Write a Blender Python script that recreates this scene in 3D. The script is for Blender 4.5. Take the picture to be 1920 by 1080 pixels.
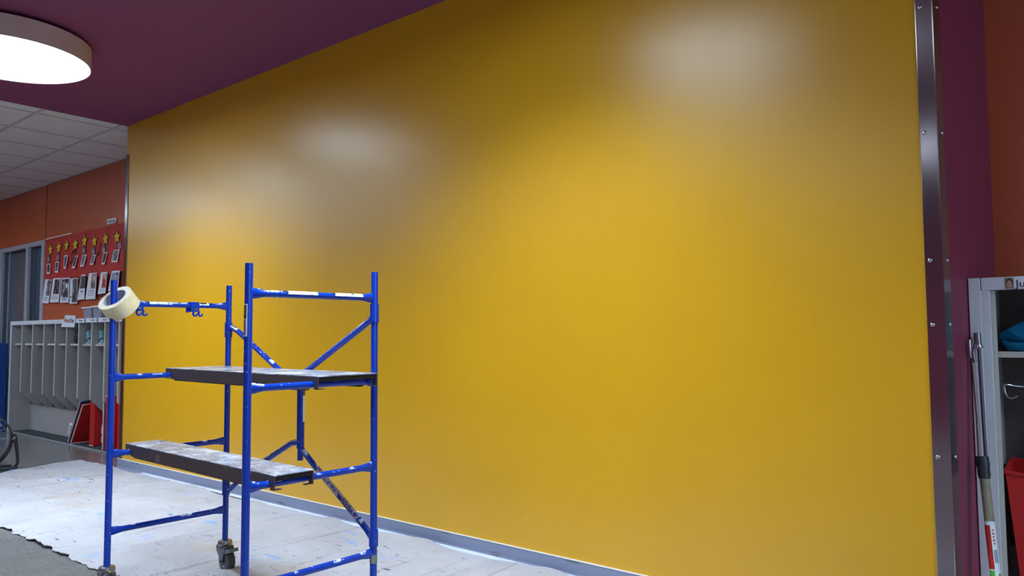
import bpy, bmesh, math, random
from mathutils import Vector, Matrix
random.seed(7)
for o in list(bpy.data.objects):
    bpy.data.objects.remove(o, do_unlink=True)
scene = bpy.context.scene
COL = scene.collection
U = 0.75            # metres per layout unit (all dimensions below are laid out in units of 0.75 m)

# ------------------------------------------------------------------ camera, world, exposure
cam_data = bpy.data.cameras.new('camera')
cam_data.sensor_width = 36.0
cam_data.lens = 1410.2 / 1920 * 36.0
cam_data.clip_start = 0.02
cam = bpy.data.objects.new('camera', cam_data)
COL.objects.link(cam)
yaw, pitch, roll = 0.68400, 0.06082, -0.00654
fwd = Vector((-math.sin(yaw) * math.cos(pitch), math.cos(yaw) * math.cos(pitch), math.sin(pitch)))
rgt = Vector((math.cos(yaw), math.sin(yaw), 0))
upv = rgt.cross(fwd)
r2 = rgt * math.cos(roll) + upv * math.sin(roll)
u2 = upv * math.cos(roll) - rgt * math.sin(roll)
cm = Matrix((r2, u2, -fwd)).transposed().to_4x4()
cm.translation = Vector((0, 0, 1.5 * U))
cam.matrix_world = cm
scene.camera = cam

world = bpy.data.worlds.new('world')
scene.world = world
world.use_nodes = True
world.node_tree.nodes['Background'].inputs[0].default_value = (0.55, 0.75, 1.0, 1)
world.node_tree.nodes['Background'].inputs[1].default_value = 2.2
vs = scene.view_settings
vs.view_transform = 'Standard'
vs.look = 'None'
vs.gamma = 1.0
vs.use_curve_mapping = False
vs.exposure = 1.03
LAMP = 4.6                       # radiance of the round ceiling lamps
ADDED_PANEL = 16.0  # radiance of the added panels in the tile ceiling
LAMP_WATTS = 28.0                # downward light of each round lamp (diffuser beam)
LIGHT_COL = (0.70, 0.86, 1.0)

# ------------------------------------------------------------------ helpers
def lin(r, g, b):
    f = lambda c: (c / 255) / 12.92 if c / 255 <= 0.04045 else ((c / 255 + 0.055) / 1.055) ** 2.4
    return (f(r), f(g), f(b), 1.0)

MATS = {}
class NT:
    def __init__(s, name):
        s.m = bpy.data.materials.new(name); s.m.use_nodes = True
        s.t = s.m.node_tree; s.n = s.t.nodes; s.b = s.n['Principled BSDF']; MATS[name] = s.m
        s.co = None
    def node(s, typ, **kw):
        k = s.n.new(typ)
        for a, v in kw.items(): setattr(k, a, v)
        return k
    def link(s, a, b): s.t.links.new(a, b)
    def coord(s, scale=(1, 1, 1)):
        if s.co is None: s.co = s.node('ShaderNodeTexCoord')
        mp = s.node('ShaderNodeMapping'); mp.inputs['Scale'].default_value = scale
        s.link(s.co.outputs['Object'], mp.inputs[0]); return mp.outputs[0]
    def noise(s, scale, detail=3, stretch=(1, 1, 1), rough=0.5, off=None):
        k = s.node('ShaderNodeTexNoise'); k.inputs['Scale'].default_value = scale
        k.inputs['Detail'].default_value = detail; k.inputs['Roughness'].default_value = rough
        c = s.coord(stretch); s.link(c, k.inputs['Vector'])
        if off: c.node.inputs['Location'].default_value = off
        return k.outputs[0]
    def ramp(s, src, stops):
        k = s.node('ShaderNodeValToRGB'); e = k.color_ramp.elements
        while len(e) < len(stops): e.new(0.5)
        for i, (p, c) in enumerate(stops):
            e[i].position = p; e[i].color = c if len(c) == 4 else (*c, 1)
        s.link(src, k.inputs[0]); return k.outputs[0]
    def mix(s, fac, a, b):
        k = s.node('ShaderNodeMix', data_type='RGBA')
        for i, v in ((0, fac), (6, a), (7, b)):
            if hasattr(v, 'is_linked'): s.link(v, k.inputs[i])
            else: k.inputs[i].default_value = v
        return k.outputs[2]
    def math(s, op, a, b=0.5):
        k = s.node('ShaderNodeMath', operation=op)
        for i, v in enumerate((a, b)):
            if hasattr(v, 'is_linked'): s.link(v, k.inputs[i])
            else: k.inputs[i].default_value = v
        return k.outputs[0]
    def bump(s, h, strength=0.2, dist=0.002):
        k = s.node('ShaderNodeBump'); k.inputs['Strength'].default_value = strength
        k.inputs['Distance'].default_value = dist
        s.link(h, k.inputs['Height']); s.link(k.outputs[0], s.b.inputs['Normal'])
    def base(s, v):
        if hasattr(v, 'is_linked'): s.link(v, s.b.inputs['Base Color'])
        else: s.b.inputs['Base Color'].default_value = v
    def set(s, rough=0.5, metal=0.0, spec=0.5):
        s.b.inputs['Roughness'].default_value = rough
        s.b.inputs['Metallic'].default_value = metal
        s.b.inputs['Specular IOR Level'].default_value = spec

BW = lambda v: (v, v, v, 1)
def simple(name, rgb, rough=0.5, metal=0.0, spec=0.5, vary=0.06, scale=12, bump=0.0, bscale=300):
    k = NT(name); c = lin(*rgb)
    if vary:
        d = tuple(max(0, x * (1 - vary * 2)) for x in c[:3]) + (1,)
        e = tuple(min(1, x * (1 + vary)) for x in c[:3]) + (1,)
        k.base(k.ramp(k.noise(scale, 4), [(0.3, d), (0.7, e)]))
    else:
        k.base(c)
    k.set(rough, metal, spec)
    if bump: k.bump(k.noise(bscale, 2), bump, 0.001)
    return k.m

def geo_join(*gs):
    V, F = [], []
    for v, f in gs:
        o = len(V); V += list(v); F += [tuple(i + o for i in q) for q in f]
    return V, F

def box(x0, x1, y0, y1, z0, z1):
    V = [(x, y, z) for z in (z0, z1) for y in (y0, y1) for x in (x0, x1)]
    return V, [(0, 2, 3, 1), (4, 5, 7, 6), (0, 1, 5, 4), (2, 6, 7, 3), (0, 4, 6, 2), (1, 3, 7, 5)]

def bbox(x0, x1, y0, y1, z0, z1, b=0.004, seg=2):
    bm = bmesh.new()
    bmesh.ops.create_cube(bm, size=1)
    for v in bm.verts:
        v.co = Vector(((x0 + x1) / 2 + v.co.x * (x1 - x0), (y0 + y1) / 2 + v.co.y * (y1 - y0), (z0 + z1) / 2 + v.co.z * (z1 - z0)))
    bmesh.ops.bevel(bm, geom=list(bm.edges), offset=b, segments=seg, affect='EDGES', profile=0.6)
    bm.verts.index_update()
    r = [tuple(v.co) for v in bm.verts], [tuple(v.index for v in f.verts) for f in bm.faces]
    bm.free(); return r

def hexa(bottom, top):
    """eight corners: bottom quad then top quad, same winding"""
    V = [tuple(p) for p in bottom] + [tuple(p) for p in top]
    return V, [(3, 2, 1, 0), (4, 5, 6, 7), (0, 1, 5, 4), (1, 2, 6, 5), (2, 3, 7, 6), (3, 0, 4, 7)]

def frame_of(d):
    d = d.normalized(); a = Vector((0, 0, 1)) if abs(d.z) < 0.95 else Vector((1, 0, 0))
    s = d.cross(a).normalized(); return s, s.cross(d).normalized()

def sweep(pts, radii, n=14, caps=True, up=None):
    """tube along pts; radii: single value, list, or list of (side, up) pairs"""
    P = [Vector(p) for p in pts]; V, F = [], []
    if not isinstance(radii, (list, tuple)): radii = [radii] * len(P)
    prev = None
    for i, p in enumerate(P):
        d = (P[min(i + 1, len(P) - 1)] - P[max(i - 1, 0)]).normalized()
        if prev is None:
            s, u = frame_of(d)
        else:
            s = (prev - d * prev.dot(d)).normalized(); u = s.cross(d).normalized()
        prev = s
        ra, rb = radii[i] if isinstance(radii[i], tuple) else (radii[i], radii[i])
        for k in range(n):
            t = 2 * math.pi * k / n
            V.append(tuple(p + s * math.cos(t) * ra + u * math.sin(t) * rb))
    for i in range(len(P) - 1):
        for k in range(n):
            a, b = i * n + k, i * n + (k + 1) % n
            F.append((a, b, b + n, a + n))
    if caps:
        F.append(tuple(range(n - 1, -1, -1))); F.append(tuple((len(P) - 1) * n + k for k in range(n)))
    return V, F

def lathe(profile, center, axis, n=32, closed=False):
    """profile list of (radius, along)"""
    ax = Vector(axis).normalized(); s, u = frame_of(ax); c = Vector(center); V, F = [], []
    m = len(profile)
    for k in range(n):
        t = 2 * math.pi * k / n; e = s * math.cos(t) + u * math.sin(t)
        for r, h in profile: V.append(tuple(c + e * r + ax * h))
    for k in range(n):
        k2 = (k + 1) % n
        for j in range(m if closed else m - 1):
            j2 = (j + 1) % m
            F.append((k * m + j, k2 * m + j, k2 * m + j2, k * m + j2))
    return V, F

def prism(poly, origin, ex, ey, depth):
    """2D polygon in plane (origin, ex, ey), extruded along ex x ey by depth"""
    o, a, b = Vector(origin), Vector(ex), Vector(ey); nrm = a.cross(b).normalized() * depth
    n = len(poly); V = [tuple(o + a * x + b * y) for x, y in poly] + [tuple(o + a * x + b * y + nrm) for x, y in poly]
    F = [tuple(range(n - 1, -1, -1)), tuple(range(n, 2 * n))] + [(i, (i + 1) % n, n + (i + 1) % n, n + i) for i in range(n)]
    return V, F

def cylpatch(p0, p1, r, mid, half, t0, t1, n=8):
    """curved sticker on a tube p0-p1: mid = direction the patch faces, half = half angle"""
    p0, p1 = Vector(p0), Vector(p1); d = (p1 - p0).normalized(); m = Vector(mid); m = (m - d * m.dot(d)).normalized(); q = d.cross(m)
    V, F = [], []
    a, b = p0.lerp(p1, t0), p0.lerp(p1, t1)
    for i in range(n + 1):
        t = -half + 2 * half * i / n; e = m * math.cos(t) + q * math.sin(t)
        V += [tuple(a + e * r), tuple(b + e * r), tuple(a + e * (r - 0.002)), tuple(b + e * (r - 0.002))]
    for i in range(n):
        j = i * 4; k = j + 4
        F += [(j, j + 1, k + 1, k), (j + 2, k + 2, k + 3, j + 3), (j, k, k + 2, j + 2), (j + 1, j + 3, k + 3, k + 1)]
    F += [(0, 2, 3, 1), (n * 4, n * 4 + 1, n * 4 + 3, n * 4 + 2)]
    return V, F

LM = {}      # layout matrix of every empty
def empty(name, loc, label, cat, group=None, rz=0.0, kind=None):
    o = bpy.data.objects.new(name, None); COL.objects.link(o)
    o.empty_display_size = 0.1
    M = Matrix.Translation(Vector(loc)) @ Matrix.Rotation(rz, 4, 'Z')
    o.location = Vector(loc) * U; o.rotation_euler = (0, 0, rz); LM[o.name] = M
    if label: o['label'] = label
    if cat: o['category'] = cat
    if group: o['group'] = group
    if kind: o['kind'] = kind
    return o

def mk(name, geo, mat, parent=None, label=None, cat=None, group=None, kind=None, smooth=False, local=False, angle=40):
    V, F = geo
    V = [Vector(v) for v in V]
    if parent is not None:
        M = LM[parent.name]
        if not local:
            Mi = M.inverted(); V = [Mi @ v for v in V]
        loc = Vector((0, 0, 0)); LM_new = M
    else:
        lo = Vector((min(v.x for v in V), min(v.y for v in V), min(v.z for v in V)))
        hi = Vector((max(v.x for v in V), max(v.y for v in V), max(v.z for v in V)))
        loc = Vector(((lo.x + hi.x) / 2, (lo.y + hi.y) / 2, lo.z)); V = [v - loc for v in V]
        LM_new = Matrix.Translation(loc)
    me = bpy.data.meshes.new(name)
    me.from_pydata([tuple(v * U) for v in V], [], F)
    bm = bmesh.new(); bm.from_mesh(me); bmesh.ops.recalc_face_normals(bm, faces=bm.faces); bm.to_mesh(me); bm.free()
    for mt in (mat if isinstance(mat, (list, tuple)) else [mat]): me.materials.append(mt)
    if smooth:
        me.polygons.foreach_set('use_smooth', [True] * len(me.polygons))
        try: me.set_sharp_from_angle(angle=math.radians(angle))
        except Exception: pass
    o = bpy.data.objects.new(name, me); COL.objects.link(o)
    o.location = loc * U
    if parent is not None: o.parent = parent
    LM[o.name] = LM_new
    if label: o['label'] = label
    if cat: o['category'] = cat
    if group: o['group'] = group
    if kind: o['kind'] = kind
    return o

def text_geo(body, size, extrude=0.0015, cuts=0):
    cu = bpy.data.curves.new('lettering', 'FONT'); cu.body = body; cu.size = size; cu.extrude = extrude; cu.resolution_u = 3
    to = bpy.data.objects.new('lettering', cu); COL.objects.link(to)
    bpy.context.view_layer.update()
    ev = to.evaluated_get(bpy.context.evaluated_depsgraph_get()); me = ev.to_mesh()
    V = [tuple(v.co) for v in me.vertices]; F = [tuple(p.vertices) for p in me.polygons]
    ev.to_mesh_clear(); bpy.data.objects.remove(to); bpy.data.curves.remove(cu)
    if cuts:
        me = bpy.data.meshes.new('lettering_fine'); me.from_pydata(V, [], F); bm = bmesh.new(); bm.from_mesh(me)
        bmesh.ops.triangulate(bm, faces=bm.faces); bmesh.ops.subdivide_edges(bm, edges=bm.edges, cuts=cuts, use_grid_fill=True); bm.verts.index_update()
        V = [tuple(v.co) for v in bm.verts]; F = [tuple(v.index for v in f.verts) for f in bm.faces]; bm.free(); bpy.data.meshes.remove(me)
    return V, F
def place(geo, origin, ex, ey):
    o, a, b = Vector(origin), Vector(ex), Vector(ey); c = a.cross(b)
    return [tuple(o + a * v[0] + b * v[1] + c * v[2]) for v in geo[0]], geo[1]
ORD = ['first', 'second', 'third', 'fourth', 'fifth', 'sixth', 'seventh', 'eighth', 'ninth', 'tenth', 'eleventh', 'twelfth']

# ------------------------------------------------------------------ materials
# yellow wall paint: semi-gloss with faint roller texture
k = NT('yellow_paint')
k.base(k.ramp(k.noise(0.9, 3), [(0.35, lin(210, 156, 6)), (0.65, lin(216, 162, 8))]))
k.set(0.31, 0, 0.8)
k.link(k.ramp(k.noise(3.0, 4, (6, 1, 0.5)), [(0.3, BW(0.30)), (0.7, BW(0.335))]), k.b.inputs['Roughness'])
k.bump(k.noise(260, 2), 0.10, 0.0006)
YELLOW = k.m
k = NT('purple_paint'); k.base(k.ramp(k.noise(1.3, 3), [(0.3, lin(130, 52, 79)), (0.7, lin(136, 56, 83))])); k.set(0.5, 0, 0.35); k.bump(k.noise(260, 2), 0.06, 0.0006); PURPLE = k.m
k = NT('purple_ceiling_paint'); k.base(k.ramp(k.noise(1.0, 3), [(0.3, lin(120, 60, 98)), (0.7, lin(126, 64, 104))])); k.set(0.65, 0, 0.3); k.bump(k.noise(200, 2), 0.05, 0.0006); PURPLE_CEIL = k.m
k = NT('orange_paint'); k.base(k.ramp(k.noise(1.1, 3), [(0.3, lin(184, 88, 52)), (0.7, lin(191, 94, 57))])); k.set(0.36, 0, 0.8); k.bump(k.noise(260, 2), 0.06, 0.0006); ORANGE = k.m
# polished concrete
k = NT('polished_concrete')
c1 = k.ramp(k.noise(1.6, 6, rough=0.6), [(0.3, lin(104, 102, 103)), (0.7, lin(130, 128, 127))])
c2 = k.ramp(k.noise(60, 3), [(0.42, lin(106, 104, 103)), (0.62, lin(136, 134, 132))])
k.base(k.mix(0.35, c1, c2)); k.set(0.22, 0, 0.5); CONCRETE = k.m
# vinyl baseboard with scuffs
k = NT('grey_vinyl')
sc = k.ramp(k.noise(30, 4, (0.25, 1, 1.6)), [(0.66, BW(0)), (0.70, BW(1))])
k.base(k.mix(sc, lin(130, 138, 164), lin(100, 106, 126))); k.set(0.38, 0, 0.5); VINYL = k.m
WHITE_LINE = simple('caulk_white', (226, 226, 222), 0.5, vary=0.03)
k = NT('brushed_steel'); k.base(k.ramp(k.noise(40, 3, (8, 8, 0.15)), [(0.3, lin(154, 146, 150)), (0.7, lin(162, 154, 158))])); k.set(0.22, 1.0)
gn = k.node('ShaderNodeNewGeometry'); cr = k.node('ShaderNodeVectorMath', operation='CROSS_PRODUCT'); k.link(gn.outputs['Normal'], cr.inputs[0]); cr.inputs[1].default_value = (0, 0, 1)
k.b.inputs['Anisotropic'].default_value = 0.9; k.link(cr.outputs[0], k.b.inputs['Tangent']); STEEL = k.m      # vertical grain
STEEL_DARK = simple('dull_steel', (112, 106, 112), 0.22, 1.0, vary=0.03)
CHROME = simple('bright_metal', (205, 205, 210), 0.18, 1.0, vary=0.03)
# acoustic tile
k = NT('acoustic_tile'); k.base(k.ramp(k.noise(5, 4), [(0.3, lin(206, 205, 208)), (0.7, lin(216, 215, 218))])); k.set(0.9, 0, 0.2); k.bump(k.noise(180, 3), 0.35, 0.001); TILE = k.m
TBAR = simple('white_grid_bar', (176, 174, 178), 0.5, vary=0.03)
# emitters
def emitter(name, strength, col=LIGHT_COL):
    k = NT(name); k.base((0.9, 0.9, 0.9, 1)); k.set(0.4)
    k.b.inputs['Emission Color'].default_value = (*col, 1); k.b.inputs['Emission Strength'].default_value = strength; return k.m
LENS = emitter('lamp_lens', LAMP); ADDED_LENS = emitter('added_panel_lens', ADDED_PANEL)
DRUM = simple('lamp_drum_beige', (206, 182, 180), 0.5, vary=0.03)
# blue scaffold enamel with paint overspray on upward faces and chips
k = NT('blue_enamel')
geo_n = k.node('ShaderNodeNewGeometry'); sx = k.node('ShaderNodeSeparateXYZ'); k.link(geo_n.outputs['Normal'], sx.inputs[0])
upm = k.ramp(sx.outputs['Z'], [(0.25, BW(0)), (0.7, BW(1))])
blot = k.ramp(k.noise(16, 5, (1, 1, 1), 0.6), [(0.56, BW(0)), (0.60, BW(1))])
speck = k.ramp(k.noise(75, 3), [(0.69, BW(0)), (0.72, BW(1))])
cl = k.mix(k.math('MULTIPLY', upm, blot), lin(0, 54, 164), lin(205, 214, 226))
cl = k.mix(speck, cl, lin(120, 140, 190)); k.base(cl); k.set(0.24, 0, 0.5); k.bump(k.noise(90, 3), 0.08, 0.001); BLUE = k.m
# diamond plate deck with paint spatter
k = NT('deck_plate')
vor = k.node('ShaderNodeTexVoronoi'); vor.inputs['Scale'].default_value = 34; k.link(k.coord((1, 2.1, 1)), vor.inputs['Vector'])
lump = k.ramp(vor.outputs['Distance'], [(0.0, BW(1)), (0.32, BW(0))])
base = k.ramp(k.noise(9, 6, (1, 1, 1), 0.65), [(0.30, lin(98, 102, 118)), (0.5, lin(146, 154, 174)), (0.68, lin(208, 216, 230))])
drip = k.ramp(k.noise(42, 4), [(0.6, BW(0)), (0.70, BW(0.6))])
tint = k.ramp(k.noise(21, 4, off=(3, 1, 2)), [(0.60, BW(0)), (0.70, BW(0.8))])
k.base(k.mix(tint, k.mix(drip, base, lin(84, 84, 94)), lin(150, 146, 170))); k.set(0.26, 0.0); k.bump(lump, 1.0, 0.012); DECK = k.m
k = NT('deck_side'); sp = k.ramp(k.noise(14, 4, (1, 1, 0.6)), [(0.62, BW(0)), (0.72, BW(0.7))])
k.base(k.mix(sp, lin(80, 67, 68), lin(132, 112, 116))); k.set(0.5, 0.2); DECK_SIDE = k.m
DARK_METAL = simple('dark_metal', (44, 42, 46), 0.45, 0.6)
GREY_METAL = simple('grey_zinc', (150, 148, 152), 0.3, 0.9)
RUBBER = simple('grey_rubber', (58, 56, 58), 0.6)
HUB = simple('hub_plastic', (104, 102, 110), 0.45)
PEDAL = simple('pedal_grey', (104, 112, 122), 0.45)
YELLOW_ZINC = simple('yellow_zinc', (150, 138, 100), 0.35, 0.9)
# masking tape
k = NT('masking_tape'); k.base(k.ramp(k.noise(30, 3, (1, 1, 1)), [(0.3, lin(222, 206, 164)), (0.7, lin(232, 217, 176))])); k.set(0.6, 0, 0.3); MTAPE = k.m
k = NT('tape_edge'); wv = k.noise(220, 2); k.base(k.ramp(wv, [(0.3, lin(224, 214, 190)), (0.7, lin(238, 230, 208))])); k.set(0.75); TAPE_EDGE = k.m
CORE = simple('cardboard_core', (190, 186, 196), 0.6)
# drop cloth: canvas with old paint
k = NT('canvas_drop_cloth')
cv = k.ramp(k.noise(2.2, 5, rough=0.6), [(0.3, lin(168, 167, 174)), (0.7, lin(188, 187, 194))])
st = k.ramp(k.noise(2.6, 4, off=(7, 3, 1)), [(0.58, BW(0)), (0.74, BW(0.6))])
cv = k.mix(st, cv, lin(176, 160, 140))
stain_crease_shade = k.ramp(k.noise(2.2, 4, (11, 0.45, 1), 0.55, off=(4, 2, 8)), [(0.635, BW(0)), (0.66, BW(0.5))])  # long dark lines: stains plus crease shade put into the colour
cv = k.mix(stain_crease_shade, cv, lin(142, 134, 138))
cluster = k.ramp(k.noise(1.7, 3, off=(2, 6, 3)), [(0.42, BW(0.10)), (0.62, BW(1))])
dots = k.ramp(k.noise(17, 6, (0.5, 1.7, 1), 0.66), [(0.615, BW(0)), (0.65, BW(0.95))])
cv = k.mix(k.math('MULTIPLY', dots, cluster), cv, lin(78, 88, 112))
bl = k.ramp(k.noise(3.6, 6, (0.7, 2.0, 1), 0.72, off=(1, 9, 4)), [(0.61, BW(0)), (0.66, BW(0.9))])
cv = k.mix(bl, cv, lin(138, 166, 214))
fine = k.ramp(k.noise(55, 4, (0.5, 1.3, 1), off=(5, 5, 5)), [(0.67, BW(0)), (0.70, BW(0.7))])
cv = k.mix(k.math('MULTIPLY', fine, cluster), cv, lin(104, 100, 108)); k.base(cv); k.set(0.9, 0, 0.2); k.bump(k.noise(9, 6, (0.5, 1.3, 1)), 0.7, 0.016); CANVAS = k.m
TAPE_BLUE = simple('painter_tape', (206, 214, 234), 0.5, vary=0.04)
LAMINATE = simple('grey_laminate', (170, 168, 170), 0.5, vary=0.03, scale=4)
BACK_BOARD = simple('brown_grey_backboard', (98, 92, 90), 0.6, vary=0.05)
LAM_WHITE = simple('white_laminate', (216, 224, 234), 0.4, vary=0.02, scale=4)
EDGE_STRIP = simple('grey_edge_strip', (150, 158, 166), 0.4, 0.0, vary=0.04)
LAM_CREAM = simple('cream_edge', (196, 198, 190), 0.5, vary=0.03)
BASE_MAT = simple('dark_grey_mat', (54, 62, 68), 0.8, vary=0.1, scale=40)
FRAME_GREY = simple('door_frame_grey', (168, 176, 192), 0.4, vary=0.03)
PANEL_GREY = simple('door_panel_slate', (92, 104, 116), 0.35, vary=0.05, scale=3)
k = NT('dark_glass'); k.base(lin(74, 90, 112)); k.set(0.15, 0, 0.6); k.link(k.ramp(k.noise(3, 2), [(0.3, BW(0.10)), (0.7, BW(0.2))]), k.b.inputs['Roughness']); DARK_GLASS = k.m
k = NT('red_craft_paper'); k.base(k.ramp(k.noise(3, 4), [(0.3, lin(178, 52, 50)), (0.7, lin(194, 62, 58))])); k.set(0.6, 0, 0.3); k.bump(k.noise(9, 4), 0.5, 0.01); RED_PAPER = k.m
DARK_RED_PAPER = simple('dark_red_paper', (132, 34, 32), 0.7)
STAR_Y = simple('star_yellow', (238, 214, 40), 0.6, vary=0.05)
STAR_G = simple('star_print', (196, 180, 30), 0.6, vary=0.05, scale=60)
STAR_B = simple('star_brown', (92, 30, 26), 0.7)
PAPER = simple('white_paper', (222, 228, 240), 0.7, vary=0.02, scale=20)
PAPER_PINK = simple('photo_border', (236, 226, 226), 0.6, vary=0.02)
INK = simple('black_ink', (40, 44, 60), 0.6, vary=0.1)
INK_GREY = simple('grey_ink', (142, 158, 186), 0.6, vary=0.1)
RED_INK = simple('red_ink', (200, 40, 44), 0.6)
def picture(name, dark, midc, light, scale, off):
    k = NT(name); k.base(k.ramp(k.noise(scale, 4, rough=0.6, off=off), [(0.36, lin(*dark)), (0.52, lin(*midc)), (0.68, lin(*light))])); k.set(0.4); return k.m
PIC = [picture('photo_grey_a', (34, 36, 44), (96, 100, 112), (206, 210, 220), 9, (1, 0, 0)),
       picture('photo_dark', (26, 26, 34), (56, 54, 64), (150, 150, 160), 11, (2, 5, 0)),
       picture('photo_black_white', (30, 30, 40), (60, 60, 74), (214, 218, 228), 8, (4, 1, 7)),
       picture('photo_slate', (40, 44, 56), (76, 84, 100), (170, 180, 196), 8, (9, 4, 1)),
       picture('photo_charcoal_green', (44, 58, 60), (60, 76, 78), (92, 106, 110), 7, (5, 2, 1)),
       picture('photo_brown', (88, 78, 70), (150, 130, 118), (206, 196, 180), 8, (3, 3, 3)),
       picture('photo_salmon', (128, 80, 70), (196, 130, 112), (214, 214, 190), 7, (6, 1, 2)),
       picture('photo_blue_grey', (50, 58, 74), (120, 134, 158), (196, 210, 230), 9, (7, 7, 1))]
GREY_FACE = picture('photo_grey_oval', (70, 72, 82), (120, 124, 136), (176, 180, 190), 25, (1, 1, 1))
CARD_PIC = picture('photo_card', (40, 36, 50), (88, 84, 104), (170, 180, 205), 18, (2, 8, 1))
k = NT('clear_plastic'); k.base(lin(176, 184, 206)); k.set(0.15); k.b.inputs['Alpha'].default_value = 0.55
k.link(k.ramp(k.noise(6, 2), [(0.3, BW(0.1)), (0.7, BW(0.22))]), k.b.inputs['Roughness']); PLASTIC = k.m
k = NT('added_window_glass'); k.base(lin(235, 242, 245)); k.set(0.02); k.b.inputs['Alpha'].default_value = 0.12
k.link(k.ramp(k.noise(2, 2), [(0.3, BW(0.01)), (0.7, BW(0.03))]), k.b.inputs['Roughness']); CLEAR_GLASS = k.m
LID = simple('white_lid', (236, 236, 240), 0.35, vary=0.02)
STUFFING = simple('bin_contents_blue_grey', (96, 104, 140), 0.7, vary=0.25, scale=30)
MAT_RED = simple('vinyl_red', (196, 34, 36), 0.42, vary=0.05, scale=6, bump=0.15, bscale=12)
MAT_TEAL = simple('vinyl_dark_teal', (18, 62, 84), 0.42, vary=0.05)
MAT_NAVY = simple('vinyl_navy', (30, 44, 86), 0.42, vary=0.05)
MAT_BLUE = simple('vinyl_blue', (20, 66, 150), 0.38, vary=0.04, scale=5)
PIPING = simple('white_piping', (224, 214, 216), 0.5, vary=0.03)
FAN_BLACK = simple('fan_dark_steel', (48, 50, 56), 0.4, 0.5)
FAN_WIRE = simple('fan_wire', (84, 88, 94), 0.4, 0.6)
BLADE = simple('fan_blade_grey', (86, 92, 100), 0.5, 0.0)
BOTTLE_TEAL = simple('teal_fabric', (120, 178, 190), 0.6, vary=0.15, scale=30)
BOTTLE_DARK = simple('dark_teal_fabric', (50, 88, 100), 0.7, vary=0.15, scale=30)
DARK_BAG = simple('dark_bag', (40, 50, 48), 0.8, vary=0.2, scale=30)
k = NT('blue_fleece'); k.base(k.ramp(k.noise(14, 4), [(0.3, lin(14, 96, 138)), (0.7, lin(24, 132, 176))])); k.set(0.85, 0, 0.2); k.bump(k.noise(120, 3), 0.3, 0.002); FLEECE = k.m
POLE_OLIVE = simple('pole_olive_wood', (138, 136, 112), 0.5, vary=0.12, scale=30)
DUCT = simple('duct_tape_black_green', (46, 62, 66), 0.35, vary=0.3, scale=40)
ROD = simple('rod_steel', (150, 138, 146), 0.35, 0.7)
ROD_D = simple('rod_dark_steel', (96, 92, 106), 0.35, 0.7)
LABEL_W = simple('label_white', (214, 228, 232), 0.4, vary=0.05, scale=40)
LABEL_R = simple('label_red', (186, 44, 40), 0.4, vary=0.15, scale=40)
LABEL_G = simple('label_green', (96, 176, 66), 0.4, vary=0.1, scale=40)
SKIN = simple('print_skin', (196, 150, 126), 0.6)
HAIR = simple('print_hair', (56, 46, 48), 0.6)
PRINT_BG = simple('print_olive', (136, 128, 104), 0.6)
STICK_Y = simple('sticker_yellow', (150, 122, 46), 0.4, vary=0.1)
STICK_P = simple('sticker_grey_pink', (164, 150, 164), 0.4, vary=0.2, scale=90)
STICK_BLK = simple('sticker_black', (26, 24, 28), 0.4)
STICK_W = simple('sticker_white', (226, 232, 240), 0.4, vary=0.05)
k = NT('worn_sticker_white'); k.base(k.ramp(k.noise(60, 5), [(0.36, lin(60, 90, 170)), (0.42, lin(224, 230, 236)), (0.8, lin(236, 240, 240))])); k.set(0.45); STICK_WORN = k.m
k = NT('worn_sticker_grey'); k.base(k.ramp(k.noise(80, 5), [(0.36, lin(84, 84, 130)), (0.5, lin(168, 160, 172)), (0.8, lin(196, 188, 190))])); k.set(0.45); STICK_GREY = k.m
LOGO_BLUE = simple('logo_blue', (44, 44, 128), 0.4)
GREY_BAND = simple('grey_tape_band', (124, 130, 124), 0.6, vary=0.15, scale=40)

# ------------------------------------------------------------------ the setting
H = 3.963; YW = 3.9; YO = 4.61
XL, XR = -8.985, -0.64
ROOM = (-18.0, 6.0, -5.0)
mk('floor', box(ROOM[0] - .2, ROOM[1] + .2, ROOM[2] - .2, YO + 1.0, -0.15, 0.0), CONCRETE, kind='structure', label='polished grey concrete floor')
mk('wall_front', box(XL, XR, YW, YO + 0.02, 0, H), YELLOW, kind='structure', label='glossy yellow painted feature wall')
# slanted purple return at the right end of the yellow wall
V = [(XR - .02, YW + .002, 0), (XR, YW + .002, 0), (-0.512, YO + .02, 0), (XR - .02, YO + .02, 0)]
mk('wall_return', hexa(V, [(x, y, H) for x, y, z in V]), PURPLE, kind='structure', label='purple return wall beside the yellow wall')
mk('wall_right_back', box(-0.53, ROOM[1], YO, YO + .15, 0, H), ORANGE, kind='structure', label='orange wall above the right hand cubbies')
# orange wall to the left, in sheets with a seam, around a door opening
DX0, DX1, DZ = -15.58, -13.50, 3.07
wl = empty('wall_left_back', (-11.5, YO, 0), 'orange wall behind the long cubby unit', None, kind='structure')
mk('wall_panel', box(-13.478, XL + .02, YO, YO + .15, 0, H), ORANGE, wl)
mk('wall_panel', box(-13.50, -13.482, YO, YO + .15, 0, H), ORANGE, wl)
mk('wall_panel', box(DX0, -13.482, YO, YO + .15, DZ, H), ORANGE, wl)
mk('wall_panel', box(ROOM[0], DX0, YO, YO + .15, 0, H), ORANGE, wl)
mk('seam_backing', box(-13.49, -13.46, YO + .006, YO + .14, 0, H), STAR_B, wl)
mk('wall_back', box(ROOM[0], ROOM[1], ROOM[2] - .15, ROOM[2], 0, H), PURPLE, kind='structure', label='purple wall opposite the yellow wall')
mk('wall_left', box(ROOM[0] - .15, ROOM[0], ROOM[2], YO + .6, 0, H), ORANGE, kind='structure', label='orange end wall of the corridor')
WY0, WY1, WZ0, WZ1 = -2.6, 2.6, 1.1, 3.2  # unseen window, added to light the purple return and corner cubbies
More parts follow.
